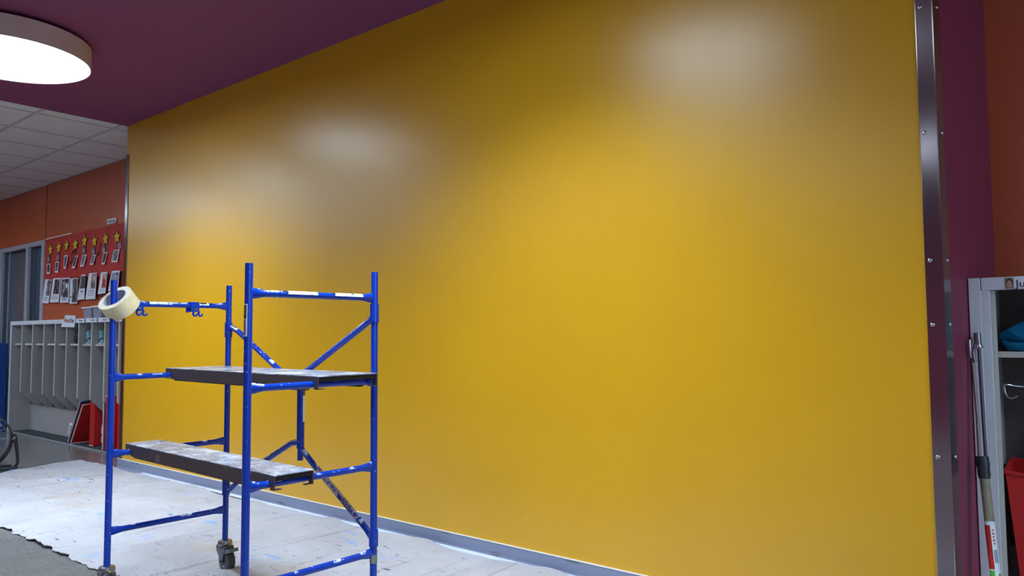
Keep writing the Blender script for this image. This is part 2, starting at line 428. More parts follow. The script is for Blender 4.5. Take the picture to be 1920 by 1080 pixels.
wr = empty('wall_right', (ROOM[1], 0, 0), 'pale grey end wall of the room with an added window', None, kind='structure')
for y0, y1, z0, z1 in ((ROOM[2], WY0, 0, H), (WY1, YO + .15, 0, H), (WY0, WY1, 0, WZ0), (WY0, WY1, WZ1, H)):
    mk('wall_panel', box(ROOM[1], ROOM[1] + .15, y0, y1, z0, z1), LAMINATE, wr)
w1 = empty('added_window_1', (ROOM[1] + .07, 0, WZ0), 'added unseen daylight window with grey frame in the end wall', None, kind='structure')
for y in (WY0, -.9, .85, WY1 - .05): mk('added_window_post', box(ROOM[1] + .04, ROOM[1] + .11, y, y + .05, WZ0, WZ1), FRAME_GREY, w1)
for z in (WZ0, WZ1 - .05): mk('added_window_rail', box(ROOM[1] + .04, ROOM[1] + .11, WY0 + .05, WY1 - .05, z, z + .05), FRAME_GREY, w1)
for y0, y1 in ((WY0 + .05, -.9), (-.85, .85), (.90, WY1 - .05)): mk('added_window_pane', box(ROOM[1] + .07, ROOM[1] + .078, y0, y1, WZ0 + .05, WZ1 - .05), CLEAR_GLASS, w1)
pd_ = bpy.data.lights.new('added_window_portal', 'AREA'); pd_.shape = 'RECTANGLE'; pd_.size = (WZ1 - WZ0) * U; pd_.size_y = (WY1 - WY0) * U; pd_.cycles.is_portal = True
po_ = bpy.data.objects.new('added_window_portal', pd_); COL.objects.link(po_); po_.parent = w1; po_.location = (.10 * U, 0, (WZ1 - WZ0) / 2 * U); po_.rotation_euler = (0, math.pi / 2, 0)
mk('ceiling', box(XL, ROOM[1] + .15, ROOM[2] - .15, YO + .15, H, H + .2), PURPLE_CEIL, kind='structure', label='flat purple painted ceiling over the yellow wall')
# tile ceiling
tg = empty('ceiling_grid', (-12.0, 3.0, H), 'white suspended ceiling of square tiles', None, kind='structure')
mk('backing', box(ROOM[0] - .15, XL, ROOM[2] - .15, YO + .15, H + .02, H + .2), TBAR, tg)
XS = [XL] + [-9.22 - .805 * i for i in range(11)] + [ROOM[0]]
YS = [YO] + [3.835 - .82 * i for i in range(11)] + [ROOM[2]]
added_panel_cells = {(2, 4), (2, 7), (5, 4), (5, 7), (8, 4), (8, 7)}  # cells of unseen light panels, added to brighten the cubby alcove
for i in range(len(XS) - 1):
    for j in range(len(YS) - 1):
        x1, x0 = XS[i], XS[i + 1]; y1, y0 = YS[j], YS[j + 1]
        if x1 - x0 < .05 or y1 - y0 < .05 or (i, j) in added_panel_cells: continue
        mk('ceiling_tile', box(x0 + .012, x1 - .012, y0 + .012, y1 - .012, H + .004, H + .02), TILE, tg)
for x in XS: mk('grid_bar', box(x - .016, x + .016, ROOM[2], YO, H, H + .012) if x != XL else box(x - .02, x, ROOM[2], YO, H, H + .012), TBAR, tg)
for y in YS: mk('grid_bar', box(ROOM[0], XL - .02, y - .016, y + .016, H - .001, H + .011), TBAR, tg)
for n, (i, j) in enumerate(sorted(added_panel_cells)):
    x1, x0 = XS[i], XS[i + 1]; y1, y0 = YS[j], YS[j + 1]
    t = empty('added_panel_light', ((x0 + x1) / 2, (y0 + y1) / 2, H), 'added unseen ceiling light panel, %s row from the purple ceiling, %s long cubbies' % (ORD[n // 2], ('nearer', 'further from')[n % 2]), 'light', 'added unseen panel lights in the tile ceiling')
    mk('panel_frame', geo_join(box(x0 + .012, x1 - .012, y0 + .012, y0 + .05, H + .002, H + .018), box(x0 + .012, x1 - .012, y1 - .05, y1 - .012, H + .002, H + .018),
                               box(x0 + .012, x0 + .05, y0 + .05, y1 - .05, H + .002, H + .018), box(x1 - .05, x1 - .012, y0 + .05, y1 - .05, H + .002, H + .018)), TBAR, t)
    mk('diffuser', box(x0 + .05, x1 - .05, y0 + .05, y1 - .05, H + .006, H + .016), ADDED_LENS, t)

# baseboard of the yellow wall, with its pale top edge
bb = empty('baseboard_front', (-4.8, YW, 0), 'grey vinyl baseboard along the yellow wall', None, kind='structure')
prof = [(0, 0), (0, .105), (-.010, .105), (-.012, .03), (-.020, .010), (-.034, .002), (-.034, 0)]
mk('base_strip', prism([(y, z) for y, z in prof], (XL - .03, YW, 0), (0, 1, 0), (0, 0, 1), XR - .07 + .1 - XL), VINYL, bb)
mk('top_edge', box(XL - .03, XR - .01, YW - .0125, YW, .105, .1105), WHITE_LINE, bb)
mk('baseboard_left', box(-13.4, XL, YO - .012, YO, 0, .11), VINYL, kind='structure', label='grey baseboard under the long cubby unit')

# corner guards
tr = empty('trim_1', (XL, YW, 0), 'narrow steel corner guard at the far end of the yellow wall', None, kind='structure')
mk('front_leg', bbox(XL - .006, XL + .06, YW - .008, YW - .001, .11, 3.62, .002), STEEL_DARK, tr)
mk('side_leg', bbox(XL - .008, XL - .001, YW - .008, YW + .07, .11, 3.62, .002), STEEL_DARK, tr)
tr2 = empty('trim_2', (XR, YW, 0), 'wide screwed steel corner guard between yellow and purple walls', None, kind='structure')
mk('front_leg', bbox(XR - .070, XR + .004, YW - .008, YW - .001, .0, H - .02, .0025), STEEL, tr2)
sd = Vector((0.171, 0.985, 0)); nn = Vector((0.985, -0.171, 0))
c = Vector((XR, YW, 0)); q = [c - sd * .008 + nn * .001, c + sd * .075 + nn * .001, c + sd * .075 + nn * .006, c - sd * .008 + nn * .006]
mk('side_leg', hexa([(v.x, v.y, 0) for v in q], [(v.x, v.y, H - .02) for v in q]), STEEL, tr2)
for z in (3.022, 2.421, 1.826, 1.529, .929, .33):
    mk('screw', lathe([(0, .006), (.005, .0055), (.009, .003), (.010, 0)], (XR - .048, YW - .008, z), (0, -1, 0), 14), CHROME, tr2, smooth=True)
    p = c + sd * .05 + nn * .006; mk('screw', lathe([(0, .006), (.005, .0055), (.009, .003), (.010, 0)], (p.x, p.y, z), nn, 14), CHROME, tr2, smooth=True)

# door frame with sidelight in the far orange wall
d = empty('door_1', ((DX0 + DX1) / 2, YO, 0), 'grey metal door frame with slate panels behind the cubbies', None, kind='structure')
fr = lambda x0, x1, z0, z1: bbox(x0, x1, YO - .015, YO + .03, z0, z1, .004)
mk('jamb', fr(DX0, DX0 + .14, 0, DZ), FRAME_GREY, d)
mk('jamb', fr(DX1 - .12, DX1, 0, DZ), FRAME_GREY, d)
mk('mullion', fr(-14.31, -14.19, 0, DZ - .07), FRAME_GREY, d)
mk('head', fr(DX0 + .14, DX1 - .12, DZ - .075, DZ), FRAME_GREY, d)
for x in (DX0 + .02, -14.28):
    mk('reveal', box(x, x + (.125 if x < -15 else .095), YO + .031, YO + .10, 0, DZ - .05), PANEL_GREY, d)
mk('reveal', box(DX0 + .1, DX1 - .05, YO + .031, YO + .14, DZ - .06, DZ - .02), PANEL_GREY, d)
mk('door_edge', bbox(DX0 + .146, DX0 + .170, YO + .085, YO + .105, 0, DZ - .06, .003), FRAME_GREY, d)
mk('door_panel', box(DX0 + .02, -14.22, YO + .105, YO + .14, 0, DZ - .03), PANEL_GREY, d)
mk('sidelight_stop', box(-14.185, -14.15, YO + .075, YO + .095, .1, DZ - .06), PANEL_GREY, d)
mk('sidelight_pane', box(-14.22, DX1 - .05, YO + .095, YO + .11, .1, DZ - .06), DARK_GLASS, d)

# ------------------------------------------------------------------ round ceiling lamps
def drum_lamp(x, y, label):
    z0, z1 = H - .20, H - .03; r = .60
    t = empty('drum_lamp', (x, y, z0), label, 'lamp', 'round drum lamps under the purple ceiling')
    mk('drum', lathe([(r - .012, .012), (r - .004, 0), (r, .004), (r, z1 - z0), (r - .02, z1 - z0), (r - .02, .012)], (x, y, z0), (0, 0, 1), 72, True), DRUM, t, smooth=True)
    mk('top_plate', lathe([(0, 0), (r - .02, 0), (r - .02, .008), (0, .008)], (x, y, z1 - .012), (0, 0, 1), 72), DRUM, t)
    mk('spacer', lathe([(0, 0), (.3, 0), (.3, .03), (0, .03)], (x, y, z1), (0, 0, 1), 48), DARK_METAL, t)
    mk('lens', lathe([(0, 0), (r - .014, 0), (r - .014, .010), (0, .010)], (x, y, z0 + .006), (0, 0, 1), 72), LENS, t)
    ld = bpy.data.lights.new('lamp_beam', 'AREA'); ld.shape = 'DISK'; ld.size = 2 * (r - .03) * U; ld.energy = LAMP_WATTS; ld.color = LIGHT_COL; ld.spread = math.radians(127)
    lo = bpy.data.objects.new('lamp_beam', ld); COL.objects.link(lo); lo.parent = t; lo.location = (0, 0, .002 * U)
    return t
drum_lamp(-7.00, 2.07, 'round beige drum lamp with glowing white lens near the tile ceiling')
for x, y, s in ((2.5, 2.07, 'added unseen drum lamp above the corner cubbies'), (-2.52, 2.07, 'round drum lamp above the scaffold end of the purple ceiling'),  # the corner lamp is unseen, added to light the right side
                (-7.0, -2.4, 'added unseen drum lamp by the purple back wall, nearest the tile ceiling'), (-2.52, -2.4, 'added unseen drum lamp by the purple back wall, middle of its row'), (1.95, -2.4, 'added unseen drum lamp by the purple back wall, nearest the grey end wall')):  # the back-wall row is unseen, added to light the room
    drum_lamp(x, y, s)

# ------------------------------------------------------------------ drop cloth
nx, ny = 680, 100
cx0, cx1, cy0, cy1 = -9.78, -1.2, 2.12, 3.858
CREASE = tuple((xa, ya, xb, yb, .013, .011) for xa, ya, xb, yb in ((-4.75, 2.68, -4.70, 3.25), (-7.35, 2.75, -7.30, 3.35), (-4.80, 2.20, -4.72, 2.85), (-5.55, 2.55, -5.50, 3.3), (-6.25, 2.4, -6.12, 3.1), (-6.05, 2.9, -6.0, 3.6), (-4.05, 2.4, -4.0, 3.1), (-4.35, 2.6, -4.28, 3.7), (-3.55, 2.6, -3.5, 3.4), (-8.3, 2.9, -8.2, 3.6)))
def ridge(x, y):
    z = 0.006
    z += .016 * max(0, math.sin(3.1 * x + 1.1 * y + .6 * math.sin(2.3 * y)) ** 3)
    z += .014 * max(0, math.sin(5.7 * x - 2.3 * y + 1.2) ** 5)
    for (xa, ya, xb, yb, w, h) in ((-8.95, 2.75, -7.95, 3.78, .035, .022), (-6.9, 2.3, -6.3, 3.7, .03, .010), (-5.6, 2.2, -5.1, 3.8, .03, .012), (-4.4, 2.9, -3.9, 3.8, .03, .012), (-7.6, 2.4, -7.2, 3.6, .02, .008), (-3.2, 2.4, -2.9, 3.8, .03, .012)) + CREASE:
        dx, dy = xb - xa, yb - ya; L = math.hypot(dx, dy); t = ((x - xa) * dx + (y - ya) * dy) / L / L
        if 0 <= t <= 1 and abs(x - xa) < 1.6:
            dd = abs((x - xa) * dy - (y - ya) * dx) / L; z += h * math.exp(-(dd / w) ** 2) * math.sin(math.pi * t) ** .5
    if y > 3.6: z += .010 * ((y - 3.6) / .27) * (0.5 + .5 * math.sin(4 * x)) 
    z += .007 * max(0, math.sin(13.0 * x + 4.0 * y + 2 * math.sin(1.7 * x))) ** 4 * (.5 + .5 * math.sin(2.1 * y + x)) + .005 * max(0, math.sin(9.0 * y - 6.3 * x + 1.5 * math.sin(3 * x))) ** 5
    b = math.exp(-((x + 4.05) / .35) ** 2) * max(0, (y - 3.5) / .37); z += .035 * b
    return z
V, F = [], []
for j in range(ny + 1):
    for i in range(nx + 1):
        s, t = i / nx, j / ny
        x = cx0 + (cx1 - cx0) * s; y = cy0 + (cy1 - cy0) * t
        x += (1 - s) ** 8 * (.28 * (1 - t) ** 2 + .1 * math.sin(5 * t) - .05 * t)
        if t < .12: y += (1 - t / .12) * (.008 * math.sin(23 * x) + .006 * math.sin(41 * x + 1) + .003 * math.sin(90 * x))
        if t > .9: y -= (t - .9) / .1 * (.02 * (1 + math.sin(2.6 * x)))
        z = ridge(x, y)
        if t < .02: z += .003 * (1 + math.sin(40 * x))
        V.append((x, y, z))
for j in range(ny):
    for i in range(nx):
        a = j * (nx + 1) + i; F.append((a, a + 1, a + nx + 2, a + nx + 1))
o = len(V); V += [(x, y, z - .005) for x, y, z in V[:o]]
F += [tuple(i + o for i in reversed(f)) for f in list(F)]
bd = [i for i in range(nx)] ; 
for i in range(nx):
    F.append((i + 1, i, i + o, i + 1 + o)); a = ny * (nx + 1) + i; F.append((a, a + 1, a + 1 + o, a + o))
for j in range(ny):
    a = j * (nx + 1); F.append((a, a + nx + 1, a + nx + 1 + o, a + o)); a += nx; F.append((a + nx + 1, a, a + o, a + nx + 1 + o))
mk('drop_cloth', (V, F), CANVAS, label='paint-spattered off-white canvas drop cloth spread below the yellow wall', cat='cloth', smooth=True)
mk('painter_tape_strip', hexa([(XL + .6, YW - .036, .002), (-1.3, YW - .036, .002), (-1.3, YW - .014, .012), (XL + .6, YW - .014, .012)],
                              [(XL + .6, YW - .038, .005), (-1.3, YW - .038, .005), (-1.3, YW - .015, .02), (XL + .6, YW - .015, .02)]), TAPE_BLUE,
   label='pale blue tape strip along the foot of the grey baseboard', cat='tape')

# ------------------------------------------------------------------ scaffold
SL, SW, STOP = 1.494, .708, 1.824
sc = empty('rolling_scaffold', (-3.772, 2.240, 0), 'blue steel rolling scaffold with two paint-spattered decks', 'scaffold', rz=-.034)
PR = .018
post = {}
for n, (u, v) in dict(A=(-SL / 2, -SW / 2), B=(-SL / 2, SW / 2), C=(SL / 2, -SW / 2), D=(SL / 2, SW / 2)).items():
    post[n] = (u, v)
    g = geo_join(sweep([(u, v, .195), (u, v, STOP)], PR, 20, False), lathe([(PR, 0), (PR - .003, 0), (PR - .003, -.06), (0, -.06)], (u, v, STOP), (0, 0, 1), 20), lathe([(PR, 0), (0, 0)], (u, v, .195), (0, 0, 1), 20))
    po = mk('post', g, BLUE, sc, smooth=True, local=True)
    if n == 'C':
        a, b = (u, v, 0), (u, v, 2.0); f = (-.06, -1, 0)
        mk('warning_sticker', cylpatch(a, b, PR + .001, f, .85, .748, .820), STICK_W, po, local=True, smooth=True, label='black and white warning sticker')
        mk('sticker_black_panel', cylpatch(a, b, PR + .0016, f, .62, .7885, .8175), STICK_BLK, po, local=True, smooth=True)
        mk('sticker_yellow_panel', cylpatch(a, b, PR + .0020, f, .34, .795, .815), STICK_Y, po, local=True, smooth=True)
        mk('sticker_text_panel', cylpatch(a, b, PR + .0016, f, .62, .7505, .788), STICK_P, po, local=True, smooth=True)
        for q in range(7): mk('sticker_text_line', cylpatch(a, b, PR + .0020, f, .45, .755 + q * .0042, .7566 + q * .0042), INK, po, local=True)
    if n == 'D':
        mk('grey_tape_band', lathe([(PR + .0015, 0), (PR + .0015, .042), (PR, .042), (PR, 0)], (u, v, .345), (0, 0, 1), 20, True), GREY_BAND, po, local=True, smooth=True, label='grey tape band')
    if n in 'BD':
        for z0, z1 in (((1.49, 1.585), (.485, .59)) if n == 'B' else ((1.565, 1.66), (.428, .510))):
            mk('brace_sleeve', lathe([(PR, 0), (PR + .0055, 0), (PR + .0055, z1 - z0), (PR, z1 - z0)], (u, v, z0), (0, 0, 1), 22, True), BLUE, sc, local=True, smooth=True)
    # caster
    ca = mk('caster', geo_join(lathe([(0, .040), (.022, .040), (.040, .036), (.045, .024), (.045, .012), (.036, 0), (0, 0)], (u, v, .165), (0, 0, 1), 28)), GREY_METAL, sc, local=True, smooth=True)
    wx = u + .028
    fk = []
    for s in (-1, 1):
        yy = v + s * .031
        poly = [(-.062, .172), (.030, .172), (.040, .150), (.018, .115), (.014, .062), (-.004, .052), (-.020, .062), (-.030, .105), (-.062, .140)]
        fk.append(prism([(p + .02, z) for p, z in poly], (u, yy, 0), (1, 0, 0), (0, 0, 1), .005))
    fk.append(box(u - .042, u + .05, v - .036, v + .031, .160, .172))
    LM[ca.name] = LM[sc.name]
    mk('fork', geo_join(*fk), HUB, ca, local=True)
    mk('wheel', lathe([(.052, -.022), (.068, -.020), (.075, -.012), (.0765, 0), (.075, .012), (.068, .020), (.052, .022)], (wx, v, .080), (0, 1, 0), 36), RUBBER, ca, local=True, smooth=True)
    mk('hub', lathe([(0, -.021), (.016, -.021), (.018, -.016), (.036, -.013), (.040, -.020), (.054, -.021), (.054, .021), (.040, .020), (.036, .013), (.018, .016), (.016, .021), (0, .021)], (wx, v, .080), (0, 1, 0), 32), HUB, ca, local=True, smooth=True)
    mk('axle_bolt', lathe([(0, -.042), (.008, -.042), (.010, -.038), (.010, .042), (0, .042)], (wx - .005, v, .080), (0, 1, 0), 12), DARK_METAL, ca, local=True)
    pd = [(.035, .150), (.105, .168), (.118, .150), (.060, .130), (.035, .128)]
    mk('brake_pedal', prism([(x, z) for x, z in pd], (u, v + .030, 0), (1, 0, 0), (0, 0, 1), .062), PEDAL, ca, local=True)
    mk('brake_cam', lathe([(0, -.012), (.010, -.012), (.011, 0), (.010, .012), (0, .012)], (u + .048, v, .178), (0, 1, 0), 16), YELLOW_ZINC, ca, local=True, smooth=True)

def rail(name, a, b, r=.0165, flare=(.010, .026), fl=.07, parent=sc, flare_b=True):
    a, b = Vector(a), Vector(b); L = (b - a).length; d = (b - a) / L
    P, R_ = [], []
    for s, f in ((0, 1), (fl * .35, .8), (fl * .7, .3), (fl, 0), (L * .35, 0), (L * .65, 0), (L - fl, 0), (L - fl * .7, .3), (L - fl * .35, .8), (L, 1)):
        if not flare_b and s > L / 2: f = 0
        P.append(a + d * s); R_.append((r + (flare[0] - r) * f, r + (flare[1] - r) * f))
    return mk(name, sweep(P, R_, 18, False), BLUE, parent, local=True, smooth=True)
RAILZ = (1.690, 1.264, .829, .395)
for u in (-SL / 2, SL / 2):
    for z in RAILZ:
        r_ = rail('rail', (u, -SW / 2 + .010, z), (u, SW / 2 - .010, z))
        if z == RAILZ[0]:
            a, b = (u, -SW / 2, z), (u, SW / 2, z)
            f = (.6, -.2, 1)
            segs = ((.27, .50), (.64, .88)) if u > 0 else ((.28, .47), (.66, .80))
            LM[r_.name] = LM[sc.name]
            for t0, t1 in segs:
                mk('worn_sticker', cylpatch(a, b, .0173, f, .95, t0, t1), STICK_WORN, r_, local=True, smooth=True, label='worn white sticker strip')
            for t0 in ((.245, .275), (.625, .645)) if u > 0 else ((.72, .78),):
                mk('sticker_black_mark', cylpatch(a, b, .0178, f, .5, *t0), STICK_BLK, r_, local=True, smooth=True)
# hanging hook brackets on the far top rail
for t in (.19, .67):
    u, v, z = -SL / 2, -SW / 2 + SW * t, RAILZ[0]
    hk = mk('hook_bracket', geo_join(lathe([(.0175, -.028), (.0215, -.028), (.0215, .028), (.0175, .028)], (u, v, z), (0, 1, 0), 20, True),
        box(u - .0215, u - .016, v - .026, v + .026, z - .040, z + .004), box(u + .016, u + .0215, v - .026, v + .026, z - .040, z + .004),
        box(u - .0215, u - .004, v - .040, v - .026, z - .045, z - .01)), BLUE, sc, local=True, smooth=True)
    LM[hk.name] = LM[sc.name]
    for dv in (-.008, .026):
        pts = [(u + .019, v + dv, z - .036), (u + .019, v + dv - .004, z - .055), (u + .019, v + dv + .004, z - .066), (u + .019, v + dv + .016, z - .066), (u + .019, v + dv + .022, z - .052)]
        mk('hook_prong', sweep(pts, [.007, .007, .0065, .006, .0045], 10), BLUE, hk, local=True, smooth=True)
    mk('bolt', lathe([(0, .006), (.006, .005), (.009, 0)], (u + .0215, v + .004, z - .024), (1, 0, 0), 14), CHROME, hk, local=True, smooth=True)

# cross brace on the wall side
vb = SW / 2
def brace(pts, label=None): return mk('brace', sweep(pts, [(.011, .024)] + [(.0165, .0165)] * (len(pts) - 2) + [(.014, .02)], 16), BLUE, sc, local=True, smooth=True)
brace([(-SL / 2 + .012, vb, 1.545), (-SL / 2 + .05, vb, 1.55), (-.62, vb, 1.525), (-.165, vb, 1.306), (.085, vb, 1.187)])
brace([(SL / 2 - .012, vb, 1.600), (.724, vb, 1.580), (.66, vb, 1.548), (.181, vb, 1.315), (.095, vb, 1.275)])
brace([(-SL / 2 + .012, vb, .525), (-SL / 2 + .06, vb, .530), (-.60, vb, .585), (-.269, vb, .756), (.00, vb, .880), (.085, vb, .893)])
LB = brace([(SL / 2 - .012, vb, .468), (.70, vb, .498), (.66, vb, .522), (.20, vb, .790), (.13, vb, .835), (.085, vb, .86)])
LM[LB.name] = LM[sc.name]
ct = mk('brace_slider', geo_join(lathe([(0, 0), (.0165, 0), (.0165, .48), (0, .48)], (.085, vb, .79), (0, 0, 1), 18), lathe([(.0165, 0), (.0215, 0), (.0215, .42), (.0165, .42)], (.085, vb, .858), (0, 0, 1), 20, True)), BLUE, sc, local=True, smooth=True)
LM[ct.name] = LM[sc.name]
mk('slider_sticker', cylpatch((.085, vb, .85), (.085, vb, 1.30), .0222, (.9, .45, 0), .5, .35, .75), STICK_W, ct, local=True, smooth=True, label='white sticker strip')
mk('slider_sticker_mark', cylpatch((.085, vb, .85), (.085, vb, 1.30), .0227, (.9, .40, 0), .42, .68, .74), STICK_BLK, ct, local=True, smooth=True)
# maker's sticker on the lower brace: oval swoosh and inverted lettering
pa, pb = Vector((.66, vb, .522)), Vector((.20, vb, .790)); dd = (pb - pa).normalized()
face = Vector((.77, -.62, .25))
mk('maker_sticker', cylpatch(pa, pb, .0172, face, 1.05, .08, .86), STICK_GREY, LB, local=True, smooth=True, label='grey white maker sticker')
m_ = (face - dd * face.dot(dd)).normalized(); q_ = dd.cross(m_)
def wrap(geo, along, around, r, sgn):
    out = []
    for x, y, z in geo[0]:
        s = along + x; t = (around + y * sgn) / .0172
        out.append(tuple(pa + dd * s + (m_ * math.cos(t) + q_ * math.sin(t)) * (r + z * .3)))
    return out, geo[1]
tg_ = text_geo('WERNER', .030, .001, 3)
tg_ = ([(x * 1.22, y, z) for x, y, z in tg_[0]], tg_[1])
dwn = 1 if q_.z < 0 else -1        # letter tops point towards the lower side of the brace
mk('maker_lettering', wrap(tg_, .086, -dwn * .006, .0179, dwn), LOGO_BLUE, LB, local=True)
for a0, a1, y0, y1 in ((.060, .222, .0135, .0175), (.052, .082, -.012, .010), (.200, .236, -.004, .016)):
    n_, m_n = 14, 8; V, F = [], []
    for i in range(n_ + 1):
        s = i / n_; w = math.sin(math.pi * s) ** .5
        yc = (y0 + y1) / 2; hh = (y1 - y0) / 2 * w
        V += [(a0 + (a1 - a0) * s, yc - hh + 2 * hh * j / m_n, 0) for j in range(m_n + 1)]
    F = [(i * (m_n + 1) + j, i * (m_n + 1) + j + 1, (i + 1) * (m_n + 1) + j + 1, (i + 1) * (m_n + 1) + j) for i in range(n_) for j in range(m_n)]
    mk('maker_swoosh', wrap((V, F), 0, 0, .0178, dwn), LOGO_BLUE, LB, local=True)

# decks: pressed steel top, channel sides hooked over the rails
def deck(v0, v1, ztop, zr):
    u0, u1 = -.80, .80; t = .004; hs = .062
    dk = mk('deck', geo_join(bbox(u0, u1, v0, v1, ztop - .006, ztop, .002)), DECK, sc, local=True)
    LM[dk.name] = LM[sc.name]
    for vv in (v0, v1 - t):
        poly = [(u0, ztop - .004)]
        for uc in (-SL / 2, SL / 2):
            pass
        def notch(uc):
            pts = []
            for i in range(9):
                a = math.pi * (1 - i / 8); pts.append((uc + math.cos(a) * .019, zr + math.sin(a) * .019 + .001))
            return pts
        zb = ztop - hs - .012
        zend = zr - .023
        n1, n2 = notch(-SL / 2), notch(SL / 2)
        pl = [(u0, ztop - .005), (u0, zend), (n1[0][0], zend)] + n1 + [(n1[-1][0], zend), (n1[-1][0] + .03, zend), (n1[-1][0] + .05, zb), (n2[0][0] - .05, zb), (n2[0][0] - .03, zend), (n2[0][0], zend)] + n2 + [(n2[-1][0], zend), (u1, zend), (u1, ztop - .005)]
        pl = [(x, z) for x, z in pl]
        mk('deck_side', prism(pl[::-1], (0, vv, 0), (1, 0, 0), (0, 0, 1), -t), DECK_SIDE, dk, local=True)
        s_ = 1 if vv == v0 else -1; ve = vv if s_ > 0 else vv + t
        mk('bottom_lip', box(u0 + .12, u1 - .12, min(ve, ve + s_ * .03), max(ve, ve + s_ * .03), zb, zb + .004), DECK_SIDE, dk, local=True)
        for uu in (u0, u1 - .03):
            mk('hook_lip', box(uu + .002, uu + .028, min(ve, ve + s_ * .04), max(ve, ve + s_ * .04), zend, zend + .003), DECK_SIDE, dk, local=True)
        mk('weld_patch', box(-.075, -.04, ve - (.0015 if s_ > 0 else -.0), ve + (.0015 if s_ < 0 else 0), zb + .004, ztop - .007), DECK_SIDE, dk, local=True)
    for u in (u0 + .003, u1 - .007):
        mk('end_plate', box(u, u + .004, v0 + t, v1 - t, ztop - .028, ztop - .006), DARK_METAL, dk, local=True)
    for u in (-.4, 0, .4):
        mk('stiffener', box(u - .02, u + .02, v0 + t, v1 - t, ztop - .022, ztop - .006), DARK_METAL, dk, local=True)
deck(-.022, .332, 1.306, 1.264)
deck(-.247, -.042, .874, .829)

# roll of masking tape hung over the far front post, leaning on the top rail
tn = Vector((.22, -.68, .70)).normalized()
tc = Vector((-4.528, 1.915, 1.722))
ro, ri, tw = .099, .066, .092
t = empty('masking_tape_roll', tuple(tc - tn * tw), 'wide roll of cream masking tape hung over a scaffold post', 'tape roll')
mk('tape', lathe([(ro, 0), (ro, -tw), (ro - .002, -tw - .001), (ri + .003, -tw - .001), (ri + .003, .001), (ro - .002, .001)], tc, tn, 56, True), MTAPE, t, smooth=True)
mk('tape_face', lathe([(ro - .003, .0015), (ri + .003, .0015), (ri + .003, .0005), (ro - .003, .0005)], tc, tn, 56, True), TAPE_EDGE, t)
mk('cardboard_core', lathe([(ri + .003, .002), (ri, .002), (ri, -tw - .002), (ri + .003, -tw - .002)], tc, tn, 48, True), CORE, t, smooth=True)

# ------------------------------------------------------------------ cubbies
def cubby(name, label, x0, x1, yf, yb, divs, zt=1.748, left_stile=None):
    t = empty(name, ((x0 + x1) / 2, (yf + yb) / 2, 0), label, 'cubby unit')
    zh = zt - .06; zs = 1.40
    mk('top_panel', box(x0, x1, yf + .006, yb, zt - .03, zt - .002), LAM_WHITE, t)
    mk('header_rail', bbox(x0, x1, yf - .004, yf + .02, zh, zt, .003), LAM_WHITE, t)
    for x in (x0, x1 - .03):
        mk('side_panel', box(x, x + .03, yf + .016, yb, 0, zt - .03), LAMINATE, t)
        mk('edge_band', bbox(x - .004, x + .034, yf - .002, yf + .016, 0, zh, .003), LAM_WHITE, t)
    for x in divs:
        poly = [(yf + .016, zh), (yf + .016, .655), (yf + .235, .42), (yb - .02, .42), (yb - .02, zh)]
        dv = mk('divider', prism(poly, (x - .012, 0, 0), (0, 1, 0), (0, 0, 1), .024), LAMINATE, t)
        LM[dv.name] = LM[t.name]
        mk('edge_band', box(x - .013, x + .013, yf + .006, yf + .017, .655, zh), LAM_CREAM, dv)
    xs = [x0 + .03] + list(divs) + [x1 - .03]
    for a, b in zip(xs[:-1], xs[1:]):
        mk('shelf', bbox(a + .012, b - .012, yf + .055, yb - .02, zs - .028, zs, .002), LAM_CREAM, t)
    mk('back_panel', box(x0 + .03, x1 - .03, yb - .02, yb, .42, zt - .03), BACK_BOARD, t)
    mk('wall_skirt', box(x0 + .03, x1 - .03, yb - .006, yb, .012, .42), LAMINATE, t)
    mk('base_mat', box(x0 + .03, x1 - .03, yf + .02, yb - .006, .001, .012), BASE_MAT, t)
    mk('base_edge', bbox(x0, x1, yf - .006, yf + .02, .001, .018, .003), EDGE_STRIP, t)
    return t
LD = [-13.37, -12.92, -12.47, -12.04, -11.63, -11.21, -10.79, -10.38, -9.96, -9.54]
cubby('cubby_unit', 'long grey open cubby unit under the red banner', -13.85, -9.10, 4.27, 4.59, LD)
RCX = -.53
rc = cubby('cubby_unit', 'white and grey cubby unit in the corner by the purple wall', RCX, 2.10, 4.20, 4.59, [-.06, .40, .86, 1.30, 1.70], zt=1.752)
mk('filler_stile', bbox(-.583, RCX - .003, 4.196, 4.218, 0, 1.752, .003), LAM_WHITE, rc)
mk('inner_edge', box(RCX + .03, RCX + .052, 4.222, 4.24, .02, 1.69), LAM_CREAM, rc)

# name tag above the right cubbies: small portrait print and name
nt = empty('name_tag', (-.40, 4.19, 1.70), 'white name tag with tiny portrait photo on the corner cubby', 'name tag')
mk('tag_card', box(-.398, -.21, 4.1935, 4.1955, 1.697, 1.744), PAPER, nt)
ph = mk('portrait_print', box(-.432, -.400, 4.1930, 4.1955, 1.693, 1.747), PRINT_BG, nt)
LM[ph.name] = LM[nt.name]
el = lambda cx, cz, rx, rz, y, n=20: prism([(math.cos(i * 2 * math.pi / n) * rx, math.sin(i * 2 * math.pi / n) * rz) for i in range(n)], (cx, y, cz), (1, 0, 0), (0, 0, 1), .0006)
mk('portrait_hair', el(-.4155, 1.724, .0135, .020, 4.1926), HAIR, ph)
mk('portrait_face', el(-.416, 1.718, .0105, .0165, 4.1921), SKIN, ph)
mk('portrait_eyes', geo_join(el(-.420, 1.721, .0018, .0012, 4.1916, 8), el(-.412, 1.721, .0018, .0012, 4.1916, 8)), HAIR, ph)
mk('portrait_collar', box(-.430, -.402, 4.1920, 4.1925, 1.693, 1.700), STICK_P, ph)
mk('name_lettering', place(text_geo('Ju', .050, .001), (-.391, 4.1925, 1.7015), (1, 0, 0), (0, 0, 1)), INK, nt)

